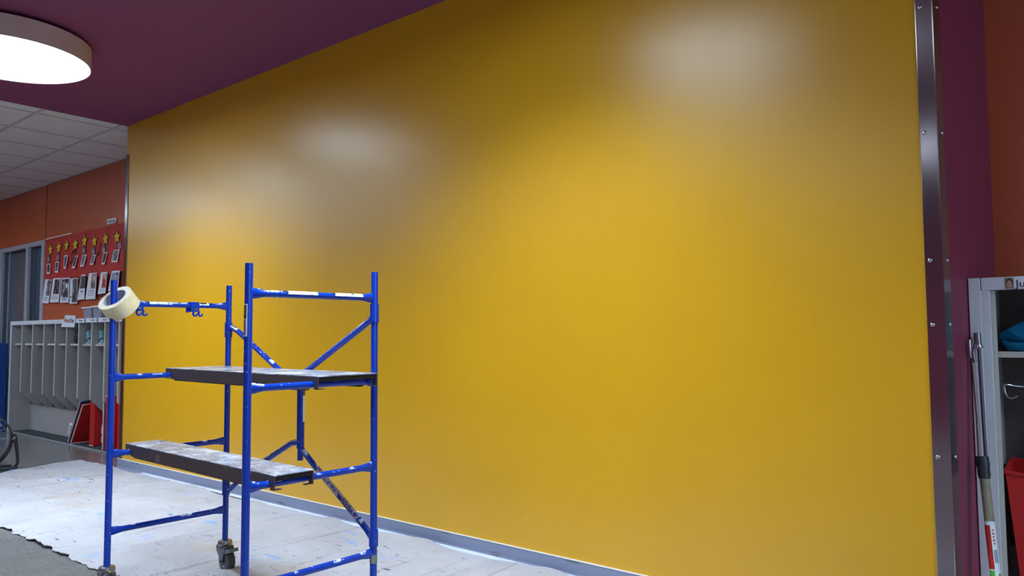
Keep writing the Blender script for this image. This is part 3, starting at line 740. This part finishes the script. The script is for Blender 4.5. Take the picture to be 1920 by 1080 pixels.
# coat hook, fleece and red bin in the corner cubby
hk = empty('coat_hook', (-.452, 4.42, 1.20), 'double wire coat hook inside the corner cubby', 'hook')
mk('wire', sweep([(-.330, 4.40, 1.228), (-.36, 4.37, 1.228), (-.42, 4.33, 1.234), (-.462, 4.30, 1.243), (-.468, 4.30, 1.236), (-.464, 4.30, 1.205), (-.455, 4.30, 1.185), (-.440, 4.29, 1.178), (-.420, 4.28, 1.184), (-.408, 4.275, 1.192)], .0048, 10), CHROME, hk, smooth=True)
mk('hook_stem', sweep([(-.330, 4.40, 1.228), (-.320, 4.48, 1.235), (-.318, 4.575, 1.24)], .006, 10), CHROME, hk, smooth=True)
mk('mount_plate', bbox(-.335, -.300, 4.562, 4.571, 1.21, 1.27, .002), GREY_METAL, hk)
def blob(cx, cy, cz, rx, ry, rz, seed, amp=.18, n=28, m=18, flat=.0):
    rnd = random.Random(seed); ph_ = [rnd.uniform(0, 6.28) for _ in range(8)]; V, F = [], []
    for j in range(m + 1):
        th = math.pi * j / m
        for i in range(n):
            p = 2 * math.pi * i / n
            w = 1 + amp * (math.sin(3 * p + ph_[0] + 2 * th) * .5 + math.sin(5 * th + ph_[1] + p) * .4 + math.sin(7 * p - 3 * th + ph_[2]) * .25) * math.sin(th)
            x, y, z = math.sin(th) * math.cos(p) * w, math.sin(th) * math.sin(p) * w, math.cos(th) * (1 + amp * .4 * math.sin(4 * p + ph_[3]) * math.sin(th))
            z = max(z, -.8)
            V.append((cx + rx * x, cy + ry * y, cz + rz * z))
    for j in range(m):
        for i in range(n):
            F.append((j * n + i, j * n + (i + 1) % n, (j + 1) * n + (i + 1) % n, (j + 1) * n + i))
    return V, F
fl = empty('fleece_blanket', (-.33, 4.38, 1.40), 'bright blue fleece bundle on the shelf of the corner cubby', 'blanket')
mk('rolled_body', blob(-.335, 4.40, 1.468, .135, .10, .085, 3, .16, 40, 24), FLEECE, fl, smooth=True, angle=80)
mk('folded_end', sweep([(-.465, 4.36, 1.445), (-.44, 4.325, 1.425), (-.38, 4.31, 1.420), (-.32, 4.305, 1.424), (-.27, 4.31, 1.44)], [.012, .020, .024, .022, .012], 14), FLEECE, fl, smooth=True)
mk('rolled_fold', sweep([(-.440, 4.345, 1.50), (-.40, 4.322, 1.474), (-.35, 4.314, 1.455), (-.29, 4.312, 1.466)], [.012, .018, .022, .014], 14), FLEECE, fl, smooth=True)
rb = empty('red_fabric_bin', (-.30, 4.36, .012), 'red fabric tote standing in the bottom of the corner cubby', 'bin')
def binwall(a, b, a2, b2, th):
    n_ = Vector((b[1] - a[1], a[0] - b[0], 0)).normalized() * -th
    return hexa([a, b, (b[0] + n_.x, b[1] + n_.y, b[2]), (a[0] + n_.x, a[1] + n_.y, a[2])], [a2, b2, (b2[0] + n_.x, b2[1] + n_.y, b2[2]), (a2[0] + n_.x, a2[1] + n_.y, a2[2])])
B0 = [(-.405, 4.26, .013), (-.16, 4.26, .013), (-.16, 4.50, .013), (-.405, 4.50, .013)]
B1 = [(-.472, 4.25, .835), (-.13, 4.25, .80), (-.13, 4.52, .83), (-.472, 4.52, .86)]
for i in range(4):
    j = (i + 1) % 4; mk('tote_side', binwall(B0[i], B0[j], B1[i], B1[j], .012), MAT_RED, rb)
mk('tote_base', box(-.41, -.155, 4.255, 4.505, .0125, .02), MAT_RED, rb)
mk('tote_rim', sweep([B1[0], B1[1], B1[2], B1[3], B1[0]], .010, 10), MAT_RED, rb, smooth=True)
mk('folded_lining', blob(-.29, 4.385, .77, .13, .10, .07, 9, .12), MAT_NAVY, rb, smooth=True, angle=80)

# paint pole leaning against the corner cubby
pl_ = empty('paint_pole', (-.475, 3.98, 0), 'taped paint extension pole leaning on the corner cubby', 'pole')
P0, P1 = Vector((-.462, 3.925, .008)), Vector((-.5345, 4.075, .83)); PD = P1 - P0
pp = lambda z: P0 + PD * ((z - P0.z) / PD.z)
mk('handle', sweep([pp(.008), pp(.86)], .0205, 20), POLE_OLIVE, pl_, smooth=True)
A_, B_ = pp(.10), pp(.64)
mk('handle_label', cylpatch(A_, B_, .0213, (.1, -1, 0), 3.1, 0, 1, 24), LABEL_W, pl_, smooth=True, label='white red and green wrap label')
mk('label_red_field', cylpatch(A_, B_, .0218, (-.75, -1, 0), .75, .63, .97), LABEL_R, pl_, smooth=True)
mk('label_green_field', cylpatch(A_, B_, .0218, (-.75, -1, 0), .70, .30, .62), LABEL_G, pl_, smooth=True)
mk('label_green_leaf', cylpatch(A_, B_, .0218, (.95, -.6, 0), .35, .42, .60), LABEL_G, pl_, smooth=True)
mk('label_grey_block', cylpatch(A_, B_, .0218, (.75, -1, 0), .35, .68, .78), INK_GREY, pl_, smooth=True)
for q in range(5): mk('label_print_line', cylpatch(A_, B_, .0218, (.6, -1, 0), .12 + .05 * (q % 2), .82 + q * .026, .835 + q * .026), LABEL_R, pl_)
mk('tape_wrap', lathe([(0, 0), (.023, 0), (.026, .02), (.025, .045), (.028, .06), (.026, .10), (0, .10)], pp(.823), PD, 22), DUCT, pl_, smooth=True, label='black and green duct tape wrap')
up1 = pp(.86)
mk('rod', sweep([up1 + Vector((-.014, 0, 0)), Vector((-.556, 4.105, 1.10)), Vector((-.572, 4.15, 1.372))], .0075, 12), ROD, pl_, smooth=True)
mk('rod', sweep([up1 + Vector((.012, 0, 0)), Vector((-.533, 4.105, 1.10)), Vector((-.545, 4.155, 1.43))], .0075, 12), ROD_D, pl_, smooth=True)
mk('clamp_barrel', sweep([(-.5475, 4.160, 1.425), (-.5505, 4.165, 1.49)], .0155, 18), GREY_METAL, pl_, smooth=True)
mk('clamp_collar', lathe([(.0, 0), (.019, 0), (.021, .006), (.019, .014), (0, .014)], (-.547, 4.157, 1.418), (0, .08, 1), 18), CHROME, pl_, smooth=True)
mk('clamp_arm', geo_join(sweep([(-.549, 4.150, 1.424), (-.566, 4.146, 1.416), (-.568, 4.146, 1.40)], .009, 10), sweep([(-.568, 4.146, 1.405), (-.566, 4.146, 1.37), (-.561, 4.146, 1.352)], .009, 10)), GREY_METAL, pl_, smooth=True)
mk('clamp_lever', sweep([(-.581, 4.140, 1.458), (-.581, 4.140, 1.42), (-.578, 4.142, 1.372)], [.008, .0095, .007], 12), CHROME, pl_, smooth=True)

# ------------------------------------------------------------------ the display on the orange wall
def wavy_sheet(x0, x1, z0, z1, y, amp, seed, nx=40, nz=10, droop=0):
    rnd = random.Random(seed); p = [rnd.uniform(0, 6) for _ in range(6)]; V, F = [], []
    for th in (0, .003):
        for j in range(nz + 1):
            for i in range(nx + 1):
                s, t = i / nx, j / nz
                x = x0 + (x1 - x0) * s; z = z0 + (z1 - z0) * t
                w = amp * (1 + math.sin(2.2 * x + p[0] + t * 2) * .5 + math.sin(6.1 * x + p[1]) * .25 * (1 - t) + math.sin(4 * t + p[2] + x) * .25)
                zz = z + (droop * math.sin(3.5 * x + p[3]) if j == 0 else 0)
                V.append((x, y - w - th, zz))
    N = (nx + 1) * (nz + 1)
    for j in range(nz):
        for i in range(nx):
            a = j * (nx + 1) + i; q = (a, a + 1, a + nx + 2, a + nx + 1)
            F.append(q); F.append(tuple(v + N for v in reversed(q)))
    for i in range(nx):
        F.append((i, i + 1, i + 1 + N, i + N)); a = nz * (nx + 1) + i; F.append((a + 1, a, a + N, a + 1 + N))
    for j in range(nz):
        a = j * (nx + 1); F.append((a + nx + 1, a, a + N, a + nx + 1 + N)); a += nx; F.append((a, a + nx + 1, a + nx + 1 + N, a + N))
    return V, F
YB = 4.604
mk('paper_banner', wavy_sheet(-13.43, -10.15, 2.375, 3.062, YB, .006, 2, droop=.02), RED_PAPER, label='wide red craft paper banner on the orange wall', cat='banner', smooth=True)
mk('paper_banner', wavy_sheet(-12.08, -10.15, 2.06, 2.40, 4.609, .0015, 5, 30, 6), DARK_RED_PAPER, label='dark red paper strip under the wide red banner', cat='banner', smooth=True)
mk('banner_batten', sweep([(-13.40, 4.584, 3.066), (-12.40, 4.584, 3.070)], .010, 10), PAPER_PINK, label='thin pale curled strip along top edge of the red banner', cat='strip', smooth=True)
YST = 4.584
def star_poly(r, q=.43): return [(math.sin(i * math.pi / 5) * (r if i % 2 == 0 else r * q), math.cos(i * math.pi / 5) * (r if i % 2 == 0 else r * q)) for i in range(10)]
SP = [(-13.19, 2.881), (-12.854, 2.887), (-12.554, 2.895), (-12.225, 2.887), (-11.895, 2.909), (-11.546, 2.880), (-11.176, 2.881), (-10.807, 2.875)]
star0 = None
for i, (x, z) in enumerate(SP):
    lb = 'yellow paper star on the red banner, %s from the grey door frame' % ORD[i]
    if star0 is None:
        star0 = empty('paper_star', (x, YST, z), lb, 'star', 'yellow stars across the red banner')
        mk('star_backing', prism(star_poly(.108), (0, 0, 0), (1, 0, 0), (0, 0, 1), .0016), STAR_B, star0, local=True)
        mk('star_face', prism(star_poly(.092), (0, -.0017, 0), (1, 0, 0), (0, 0, 1), .0016), STAR_Y, star0, local=True)
        mk('star_print', prism(star_poly(.045, .6), (0, -.0034, -.004), (1, 0, 0), (0, 0, 1), .0008), STAR_G, star0, local=True)
        s = star0; s.location.z = z * U
    else:
        s = star0.copy(); COL.objects.link(s); s.location = Vector((x, YST, z)) * U; s['label'] = lb
        for ch in star0.children:
            c_ = ch.copy(); COL.objects.link(c_); c_.parent = s
    s.rotation_euler = (0, random.uniform(-.08, .08), 0)
    s.scale = (1.0 + .03 * math.sin(i * 2.1),) * 3
OV = [(-13.258, 2.746, 0), (-12.883, 2.740, 1), (-11.911, 2.776, 4), (-11.577, 2.740, 5), (-11.221, 2.735, 6), (-10.716, 2.756, 7)]
for x, z, si in OV:
    t = empty('portrait_cutout', (x, YST, z), 'grey oval cut-out portrait just below the %s star from the door frame' % ORD[si], 'portrait', 'oval portraits under the stars')
    E_ = lambda cx, cz, rx, rz, y, n=22: prism([(math.cos(i * 2 * math.pi / n) * rx, math.sin(i * 2 * math.pi / n) * rz) for i in range(n)], (cx, y, cz), (1, 0, 0), (0, 0, 1), .0012)
    mk('oval_card', E_(x, z, .062, .064, YST - .001), GREY_FACE, t)
    mk('hair_print', prism([(math.cos(a) * .050, math.sin(a) * .054 + .002) for a in [i * math.pi / 12 for i in range(13)]], (x, YST - .0022, z + .004), (1, 0, 0), (0, 0, 1), .0008), HAIR, t)
    mk('face_print', E_(x, z - .006, .036, .044, YST - .003), STICK_P, t)
def quad_card(q, y, th, mat, parent, name, inset=None, label=None):
    """q: TL,TR,BR,BL (x,z); inset=(s0,s1,t0,t1) in card coordinates, t from the top"""
    tl, tr_, br, bl_ = [Vector((a, 0, b)) for a, b in q]
    f = lambda s, t: (tl.lerp(tr_, s)).lerp(bl_.lerp(br, s), t)
    s0, s1, t0, t1 = inset or (0, 1, 0, 1)
    c = [f(s0, t0), f(s1, t0), f(s1, t1), f(s0, t1)]
    yy = lambda v, t: y - .012 * t
    front = [(c[i].x, yy(None, t) - th, c[i].z) for i, t in ((0, t0), (1, t0), (2, t1), (3, t1))]
    back = [(c[i].x, yy(None, t), c[i].z) for i, t in ((0, t0), (1, t0), (2, t1), (3, t1))]
    return mk(name, hexa(back, front), mat, parent, label=label)
CARDS = [[(-13.32, 2.662), (-13.177, 2.659), (-13.149, 2.494), (-13.281, 2.501)], [(-12.966, 2.676), (-12.838, 2.668), (-12.825, 2.496), (-12.943, 2.503)], [(-12.634, 2.75), (-12.486, 2.743), (-12.52, 2.538), (-12.604, 2.543)], [(-12.207, 2.713), (-12.107, 2.713), (-12.193, 2.524), (-12.303, 2.531)], [(-11.941, 2.708), (-11.791, 2.707), (-11.87, 2.532), (-11.998, 2.536)], [(-11.589, 2.683), (-11.479, 2.681), (-11.54, 2.536), (-11.651, 2.543)], [(-11.215, 2.689), (-11.089, 2.689), (-11.154, 2.517), (-11.255, 2.521)], [(-10.893, 2.702), (-10.712, 2.697), (-10.754, 2.522), (-10.936, 2.534)]]
for i, q in enumerate(CARDS):
    t = empty('photo_card', (q[3][0], YST, q[3][1]), 'small white-bordered photo card on the red banner, %s card from the door frame' % ORD[i], 'photo', 'small photo cards on the red banner')
    quad_card(q, YST - .001, .003, PAPER_PINK, t, 'card')
    quad_card(q, YST - .0043, .001, CARD_PIC if i % 3 else PIC[1], t, 'picture', (.14, .86, .07, .86))
# dark note marks drawn on the banner
for (x, z, lb) in ((-12.33, 2.70, 'pair of dark music note shapes on the red banner'), (-11.36, 2.76, 'single dark music note shape on the red banner')):
    t = empty('note_mark', (x, YST - .004, z - .1), lb, 'paper shape')
    mk('note_stem', prism([(-.05, -.07), (-.035, -.07), (.03, .10), (.012, .10)], (x, YST - .004, z), (1, 0, 0), (0, 0, 1), .001), STAR_B, t)
    mk('note_head', prism([(math.cos(a) * .035 - .06, math.sin(a) * .022 - .075) for a in [k_ * .5236 for k_ in range(12)]], (x, YST - .004, z), (1, 0, 0), (0, 0, 1), .001), STICK_BLK, t)
    if 'pair' in lb:
        mk('note_beam', prism([(.0, .05), (.11, .085), (.12, .11), (.012, .10)], (x, YST - .004, z), (1, 0, 0), (0, 0, 1), .001), STICK_BLK, t)
        mk('note_head', prism([(math.cos(a) * .03 + .06, math.sin(a) * .02 - .035) for a in [k_ * .5236 for k_ in range(12)]], (x, YST - .004, z), (1, 0, 0), (0, 0, 1), .001), STAR_B, t)
        mk('note_stem', prism([(.075, -.035), (.088, -.035), (.118, .10), (.105, .10)], (x, YST - .004, z), (1, 0, 0), (0, 0, 1), .001), STAR_B, t)
PAGES = [[(-13.348, 2.421), (-13.071, 2.397), (-13.157, 2.026), (-13.424, 2.044)], [(-13.021, 2.415), (-12.715, 2.409), (-12.747, 2.033), (-13.105, 2.038)], [(-12.685, 2.401), (-12.381, 2.397), (-12.377, 2.015), (-12.696, 2.021)], [(-12.355, 2.38), (-12.085, 2.372), (-12.054, 1.992), (-12.337, 1.995)], [(-11.958, 2.417), (-11.807, 2.412), (-11.796, 2.046), (-12.048, 2.043)], [(-11.687, 2.421), (-11.423, 2.415), (-11.42, 2.037), (-11.76, 2.041)], [(-11.281, 2.411), (-11.071, 2.408), (-11.086, 2.107), (-11.339, 2.102)], [(-10.927, 2.411), (-10.678, 2.405), (-10.709, 2.118), (-11.005, 2.131)]]
PINS = [(.42, .96, .04, .68), (.26, .92, .05, .66), (.08, .92, .05, .80), (.36, .97, .03, .95), (.12, 1.0, .06, .56), (.42, .94, .03, .60), (.40, .98, .08, .74), (.10, .95, .10, .50)]
TXT = [((.2, .8, .76, .80), (.15, .7, .84, .88)), ((.1, .85, .74, .76), (.1, .8, .79, .81), (.1, .85, .84, .86)), ((.25, .75, .84, .87), (.3, .7, .91, .94)), ((.05, .30, .72, .76), (.05, .32, .84, .87)), ((.35, .75, .66, .70), (.25, .8, .76, .77)), ((.25, .8, .66, .70), (.2, .85, .76, .78), (.2, .85, .83, .85)), ((.2, .8, .80, .83), (.3, .7, .89, .91)), ((.1, .8, .60, .63), (.1, .7, .72, .74))]
PL = ['page with a slanted grey photo', 'page with a dark portrait photo and fine text', 'page with a large black and white photo', 'page with a tall slate photo down one side', 'narrow page with a dark green-grey photo', 'page with a brown colour photo', 'short page with a salmon coloured figure photo', 'page with a blue-grey photo above the tape roll']
for i, q in enumerate(PAGES):
    t = empty('display_page', (q[3][0], 4.575, q[3][1]), 'white printed ' + PL[i] + ' under the banner', 'poster', 'printed pages under the red banner')
    quad_card(q, 4.578, .003, PAPER, t, 'page')
    quad_card(q, 4.5745, .001, PIC[i], t, 'picture', PINS[i])
    for n_, ins in enumerate(TXT[i]): quad_card(q, 4.5745, .001, INK if n_ == 0 and i in (2, 3, 4) else INK_GREY, t, 'text_line', ins)
    if i == 2: quad_card(q, 4.5733, .001, PAPER, t, 'picture_highlight', (.60, .82, .22, .40))
    if i == 6: quad_card(q, 4.5733, .001, MAT_RED, t, 'picture_figure', (.55, .85, .34, .70))
# little sign above the banner
t = empty('wall_notice', (-11.02, 4.59, 3.08), 'little white printed notice above the red banner', 'notice')
quad_card([(-11.181, 3.167), (-10.879, 3.159), (-10.884, 3.084), (-11.159, 3.088)], 4.604, .004, PAPER_PINK, t, 'card')
quad_card([(-11.181, 3.167), (-10.879, 3.159), (-10.884, 3.084), (-11.159, 3.088)], 4.5995, .001, PIC[7], t, 'print', (.1, .9, .35, .85))
# sign on the header of the cubby
SG = [(-11.643, 1.806), (-11.286, 1.791), (-11.284, 1.629), (-11.751, 1.643)]
t = empty('paper_sign', (-11.5, 4.245, 1.64), 'white paper sign with red lettering hung on the long cubby unit', 'sign')
quad_card(SG, 4.262, .003, PAPER, t, 'sign_card')
mk('red_lettering', place(text_geo('Heart', .085, .0008), (-11.655, 4.249, 1.708), (.98, 0, -.05), (.22, 0, 1.0)), RED_INK, t)
mk('black_lettering', place(text_geo('Out', .085, .0008), (-11.455, 4.249, 1.700), (.98, 0, -.05), (.12, 0, 1.0)), INK, t)
# name strips on the header
for n_, (x0, x1) in enumerate(((-11.262, -10.995), (-10.945, -10.60), (-10.545, -10.17), (-9.94, -9.66))):
    t = empty('name_strip', ((x0 + x1) / 2, 4.26, 1.69), 'white name strip on the cubby header, %s from the paper sign' % ORD[n_], 'label strip', 'name strips on the cubby header')
    mk('strip_card', box(x0, x1, 4.2615, 4.2655, 1.690, 1.748), PAPER, t)
    xx = x0 + (x1 - x0) * (.38 if n_ != 1 else .5)
    for q_i in range(4):   # illegible handwriting: one short stroke group per letter
        w_ = .022; hh_ = (.026, .016, .018, .016)[(q_i + n_) % 4] if q_i else .028
        mk('letter_stroke', geo_join(box(xx, xx + .007, 4.2608, 4.2615, 1.709, 1.709 + hh_), box(xx, xx + w_, 4.2608, 4.2615, 1.709 + hh_ * .45, 1.715 + hh_ * .45), box(xx + w_ - .007, xx + w_, 4.2608, 4.2615, 1.709, 1.709 + hh_ * .6)), INK, t)
        xx += .030
    mk('end_mark', box(x1 + .012, x1 + .030, 4.2608, 4.2655, 1.695, 1.742), INK, t)
# clear storage boxes on top
for n_, (x0, x1, zt, lb) in enumerate(((-11.17, -10.90, 1.905, 'clear plastic box with white lid on the cubby, beside the paper sign'), (-10.86, -10.60, 1.915, 'clear plastic box with white lid on the cubby, between two others'), (-10.20, -9.93, 1.80, 'low clear plastic box on the cubby near the yellow wall'))):
    t = empty('storage_box', ((x0 + x1) / 2, 4.42, 1.747), lb, 'storage box', 'clear boxes on the cubby')
    y0, y1 = 4.31, 4.54; z0 = 1.747; zl = zt - .022
    ins = .018
    g = []
    for (a, b) in (((x0, y0), (x1, y0)), ((x1, y0), (x1, y1)), ((x1, y1), (x0, y1)), ((x0, y1), (x0, y0))):
        cxm, cym = (x0 + x1) / 2, (y0 + y1) / 2
        sh = lambda p, k_: (cxm + (p[0] - cxm) * k_, cym + (p[1] - cym) * k_)
        a0, b0 = sh(a, .9), sh(b, .9); a0i, b0i = sh(a, .87), sh(b, .87); ai, bi = sh(a, .97), sh(b, .97)
        g.append(hexa([(*a0, z0), (*b0, z0), (*b0i, z0), (*a0i, z0)], [(*a, zl), (*b, zl), (*bi, zl), (*ai, zl)]))
    mk('box_body', geo_join(*g, box(x0 + .02, x1 - .02, y0 + .016, y1 - .016, z0, z0 + .005)), PLASTIC, t)
    mk('lid', bbox(x0 - .022, x1 + .022, y0 - .02, y1 + .02, zl, zt, .006), LID, t)
    mk('contents', blob((x0 + x1) / 2 + .02, 4.42, z0 + .045, (x1 - x0) * .36, .075, .05 if zt > 1.85 else .02, n_ + 2, .1, 16, 10), STUFFING, t, smooth=True, angle=80)
# items in the cubby compartments (on the shelf at 1.40)
t = empty('dark_bag', (-11.47, 4.40, 1.40), 'dark green crumpled bag on the cubby shelf below the paper sign', 'bag')
mk('bag_body', blob(-11.505, 4.41, 1.50, .09, .075, .125, 4, .12), DARK_BAG, t, smooth=True, angle=80)
mk('bag_flap', blob(-11.52, 4.375, 1.455, .075, .03, .065, 6, .15), DARK_BAG, t, smooth=True, angle=80)
def shoe(x, lb, s=1.0):
    t = empty('toddler_shoe', (x, 4.38, 1.40), lb, 'shoe', 'teal shoes on the cubby shelf')
    y = 4.38
    mk('sole', sweep([(x - .07, y, 1.412), (x - .02, y - .01, 1.412), (x + .05, y - .01, 1.412), (x + .08, y, 1.413)], [(.02, .012), (.035, .012), (.035, .012), (.018, .012)], 14), PAPER, t, smooth=True)
    mk('upper', blob(x, y, 1.448, .078, .045, .045, 11, .1, 20, 12), BOTTLE_DARK, t, smooth=True, angle=80)
    mk('cuff', sweep([(x - .01, y, 1.46), (x - .025, y, 1.51), (x - .02, y, 1.555), (x + .02, y - .005, 1.565)], [.040, .034, .036, .022], 14), BOTTLE_TEAL, t, smooth=True)
    mk('toe_cap', blob(x + .05, y - .01, 1.432, .036, .04, .03, 13, .08, 16, 10), BOTTLE_TEAL, t, smooth=True, angle=80)
shoe(-11.10, 'teal slipper boot on the cubby shelf, nearer the dark bag'); shoe(-10.69, 'teal slipper boot on the cubby shelf, further from the dark bag')

# ------------------------------------------------------------------ folding mats by the cubby
def panel(bl, br, tr_, tl, nrm, th, b=None):
    n_ = Vector(nrm).normalized() * th
    q = [Vector(p) for p in (bl, br, tr_, tl)]
    return hexa([tuple(p) for p in q], [tuple(p + n_) for p in q])
def edge_of(pts, r=.008): return sweep(list(pts) + [pts[0]], r, 8)
t = empty('folding_mat', (-11.3, 4.36, .012), 'red and dark teal mat leaning sideways on the upright red mat', 'gym mat', 'folded mats by the cubby')
q = [(-11.43, 4.300, .02), (-11.43, 4.56, .02), (-11.09, 4.55, .585), (-11.09, 4.310, .565)]
mk('red_panel', panel(*q, (-.85, 0, .5), .030), MAT_RED, t)
mk('red_piping', edge_of([q[0], q[3], q[2], q[1]], .008), PIPING, t, smooth=True)
q2 = [(-11.50, 4.300, .02), (-11.50, 4.56, .02), (-11.14, 4.55, .625), (-11.15, 4.310, .600)]
mk('teal_panel', panel(*q2, (-.85, 0, .5), .030), MAT_TEAL, t)
mk('teal_piping', edge_of([tuple(Vector(p) + Vector((-.85, 0, .5)).normalized() * .032) for p in (q2[0], q2[3], q2[2], q2[1])], .008), PIPING, t, smooth=True)
mk('fastener_flap', hexa([(-11.50, 4.285, .16), (-11.46, 4.285, .13), (-11.45, 4.297, .13), (-11.49, 4.297, .16)], [(-11.42, 4.275, .30), (-11.395, 4.275, .27), (-11.385, 4.297, .28), (-11.41, 4.297, .31)]), PIPING, t)
t = empty('folding_mat', (-10.9, 4.42, .012), 'thick red folded mat standing upright beside the cubby base', 'gym mat', 'folded mats by the cubby')
for i, (x0, x1, y0) in enumerate(((-11.02, -10.95, 4.375), (-10.945, -10.875, 4.372))):
    pn = mk('mat_panel', bbox(x0, x1, y0, 4.585, .014, .705 - i * .004, .012, 3), MAT_RED, t, smooth=True)
    LM[pn.name] = LM[t.name]
    mk('top_piping', sweep([(x0 + .008, y0 + .004, .702 - i * .004), (x0 + .008, 4.58, .702 - i * .004)], .008, 8), PIPING, pn, smooth=True)
    mk('bottom_piping', sweep([(x0 + .012, y0 + .002, .024), (x1 - .012, y0 + .002, .024)], .008, 8), PIPING, pn, smooth=True)
t = empty('folding_mat', (-10.35, 4.40, .012), 'navy and red mat standing behind the scaffold post', 'gym mat', 'folded mats by the cubby')
mk('navy_panel', bbox(-10.42, -10.37, 4.31, 4.585, .014, .72, .010, 2), MAT_NAVY, t, smooth=True)
mk('red_panel', bbox(-10.37, -10.32, 4.31, 4.585, .014, .72, .010, 2), MAT_RED, t, smooth=True)
mk('piping', sweep([(-10.425, 4.306, .02), (-10.425, 4.306, .715), (-10.32, 4.306, .718)], .008, 8), PIPING, t, smooth=True)
mk('fastener_flap', geo_join(hexa([(-10.455, 4.296, .25), (-10.425, 4.296, .22), (-10.425, 4.304, .22), (-10.455, 4.304, .25)], [(-10.435, 4.296, .34), (-10.42, 4.296, .36), (-10.42, 4.304, .36), (-10.435, 4.304, .34)]),
   hexa([(-10.45, 4.296, .13), (-10.425, 4.296, .11), (-10.425, 4.304, .11), (-10.45, 4.304, .13)], [(-10.435, 4.296, .21), (-10.42, 4.296, .22), (-10.42, 4.304, .22), (-10.435, 4.304, .21)])), PIPING, t)
t = empty('folding_mat', (-10.0, 4.42, .012), 'plain red mat standing next to the yellow wall end', 'gym mat', 'folded mats by the cubby')
mk('mat_panel', bbox(-10.16, -10.09, 4.37, 4.585, .014, .70, .012, 3), MAT_RED, t, smooth=True)
mk('top_piping', sweep([(-10.15, 4.374, .698), (-10.09, 4.374, .698), (-10.09, 4.58, .698)], .008, 8), PIPING, t, smooth=True)
# blue mat beside the cubby end
t = empty('wall_mat', (-14.4, 4.2, 0), 'tall blue padded mat standing at the end of the long cubby unit', 'gym mat')
mk('pad', bbox(-15.3, -13.89, 4.12, 4.26, .002, 1.405, .03, 4), MAT_BLUE, t, smooth=True)
mk('seam', box(-15.27, -13.92, 4.117, 4.121, .70, .706), MAT_NAVY, t)

# ------------------------------------------------------------------ floor fan
FC = Vector((-9.925, 2.78, .345)); fn = Vector((.80, -.42, .30)).normalized()
t = empty('floor_fan', (FC.x, FC.y, 0), 'dark floor fan with round wire guard on a tube stand', 'fan')
R0 = .315
s_, u_ = frame_of(fn)
mk('drum_ring', lathe([(R0, -.07), (R0 + .008, -.065), (R0 + .008, .065), (R0, .07), (R0 - .006, .065), (R0 - .006, -.065)], FC, fn, 64, True), FAN_BLACK, t, smooth=True)
for rr in [.06 + .0365 * i for i in range(8)]:
    b_ = .075 + .03 * (1 - (rr / R0) ** 2)
    mk('guard_ring', lathe([(rr + math.cos(a) * .0028, b_ + math.sin(a) * .0028) for a in [i * math.pi / 3 for i in range(6)]], FC, fn, 48, True), FAN_WIRE, t, smooth=True)
for i in range(16):
    a = 2 * math.pi * i / 16; e = s_ * math.cos(a) + u_ * math.sin(a)
    mk('guard_spoke', sweep([FC + e * rr + fn * (.072 + .03 * (1 - (rr / R0) ** 2)) for rr in (.04, .12, .2, .28, R0 + .002)], .0028, 6), FAN_WIRE, t)
mk('guard_badge', lathe([(0, .112), (.045, .110), (.052, .104), (.052, .100), (0, .100)], FC, fn, 28), FAN_BLACK, t, smooth=True)
mk('motor', lathe([(0, -.14), (.06, -.135), (.075, -.11), (.075, 0), (.05, .03), (0, .03)], FC, fn, 28), FAN_BLACK, t, smooth=True)
for i in range(3):
    a0 = 2 * math.pi * i / 3; V, F = [], []
    for j in range(7):
        r_ = .05 + .038 * j; w_ = .25 + .28 * math.sin(math.pi * (j + 1) / 9)
        for sg in (-1, -.33, .33, 1):
            a = a0 + sg * w_; e = s_ * math.cos(a) + u_ * math.sin(a)
            V.append(tuple(FC + e * r_ + fn * (.03 + sg * .026)))
    V += [tuple(Vector(v) - fn * .003) for v in V[:28]]
    for j in range(6):
        for k_ in range(3):
            a = j * 4 + k_; F.append((a, a + 1, a + 5, a + 4)); F.append(tuple(x + 28 for x in (a + 4, a + 5, a + 1, a)))
    mk('blade', (V, F), BLADE, t, smooth=True)
side = Vector((fn.y, -fn.x, 0)).normalized()
if side.dot(rgt) < 0: side = -side
fwd_f = Vector((fn.x, fn.y, 0)).normalized()
for sg in (1, -1):
    pv = FC + side * sg * (R0 + .03)
    pts = [pv + Vector((0, 0, .06)) - fwd_f * .0, pv + Vector((0, 0, 0)) + side * sg * .012, pv + side * sg * .03 + Vector((0, 0, -.14)), pv + side * sg * .04 + Vector((0, 0, -.25)), Vector((pv.x, pv.y, .035)) + side * sg * .02, Vector((pv.x, pv.y, .022)) - side * sg * .02 + fwd_f * .02]
    mk('stand_arm', sweep(pts, [.016, .018, .016, .016, .016, .016], 12), FAN_BLACK, t, smooth=True)
    mk('pivot_knob', lathe([(0, .05), (.02, .048), (.03, .03), (.03, 0), (0, 0)], FC + side * sg * (R0 + .0), side * sg, 18), FAN_BLACK, t, smooth=True)
    mk('pivot_bolt', lathe([(0, .006), (.010, .004), (.012, 0)], pv + fwd_f * .018 + Vector((0, 0, .03)), fwd_f, 12), CHROME, t, smooth=True)
a, b = [FC + side * sg * (R0 + .01) for sg in (1, -1)]
mk('base_tube', sweep([Vector((a.x, a.y, .022)) + fwd_f * .02, Vector((b.x, b.y, .022)) + fwd_f * .02], .015, 12), FAN_BLACK, t, smooth=True)
mk('base_tube', sweep([Vector((a.x, a.y, .022)) - fwd_f * .26 - side * .05, Vector((b.x, b.y, .022)) - fwd_f * .26 + side * .05], .015, 12), FAN_BLACK, t, smooth=True)
for p in (a, b):
    mk('base_foot', sweep([Vector((p.x, p.y, .022)) + fwd_f * .02, Vector((p.x, p.y, .022)) - fwd_f * .26], .015, 12), FAN_BLACK, t, smooth=True)
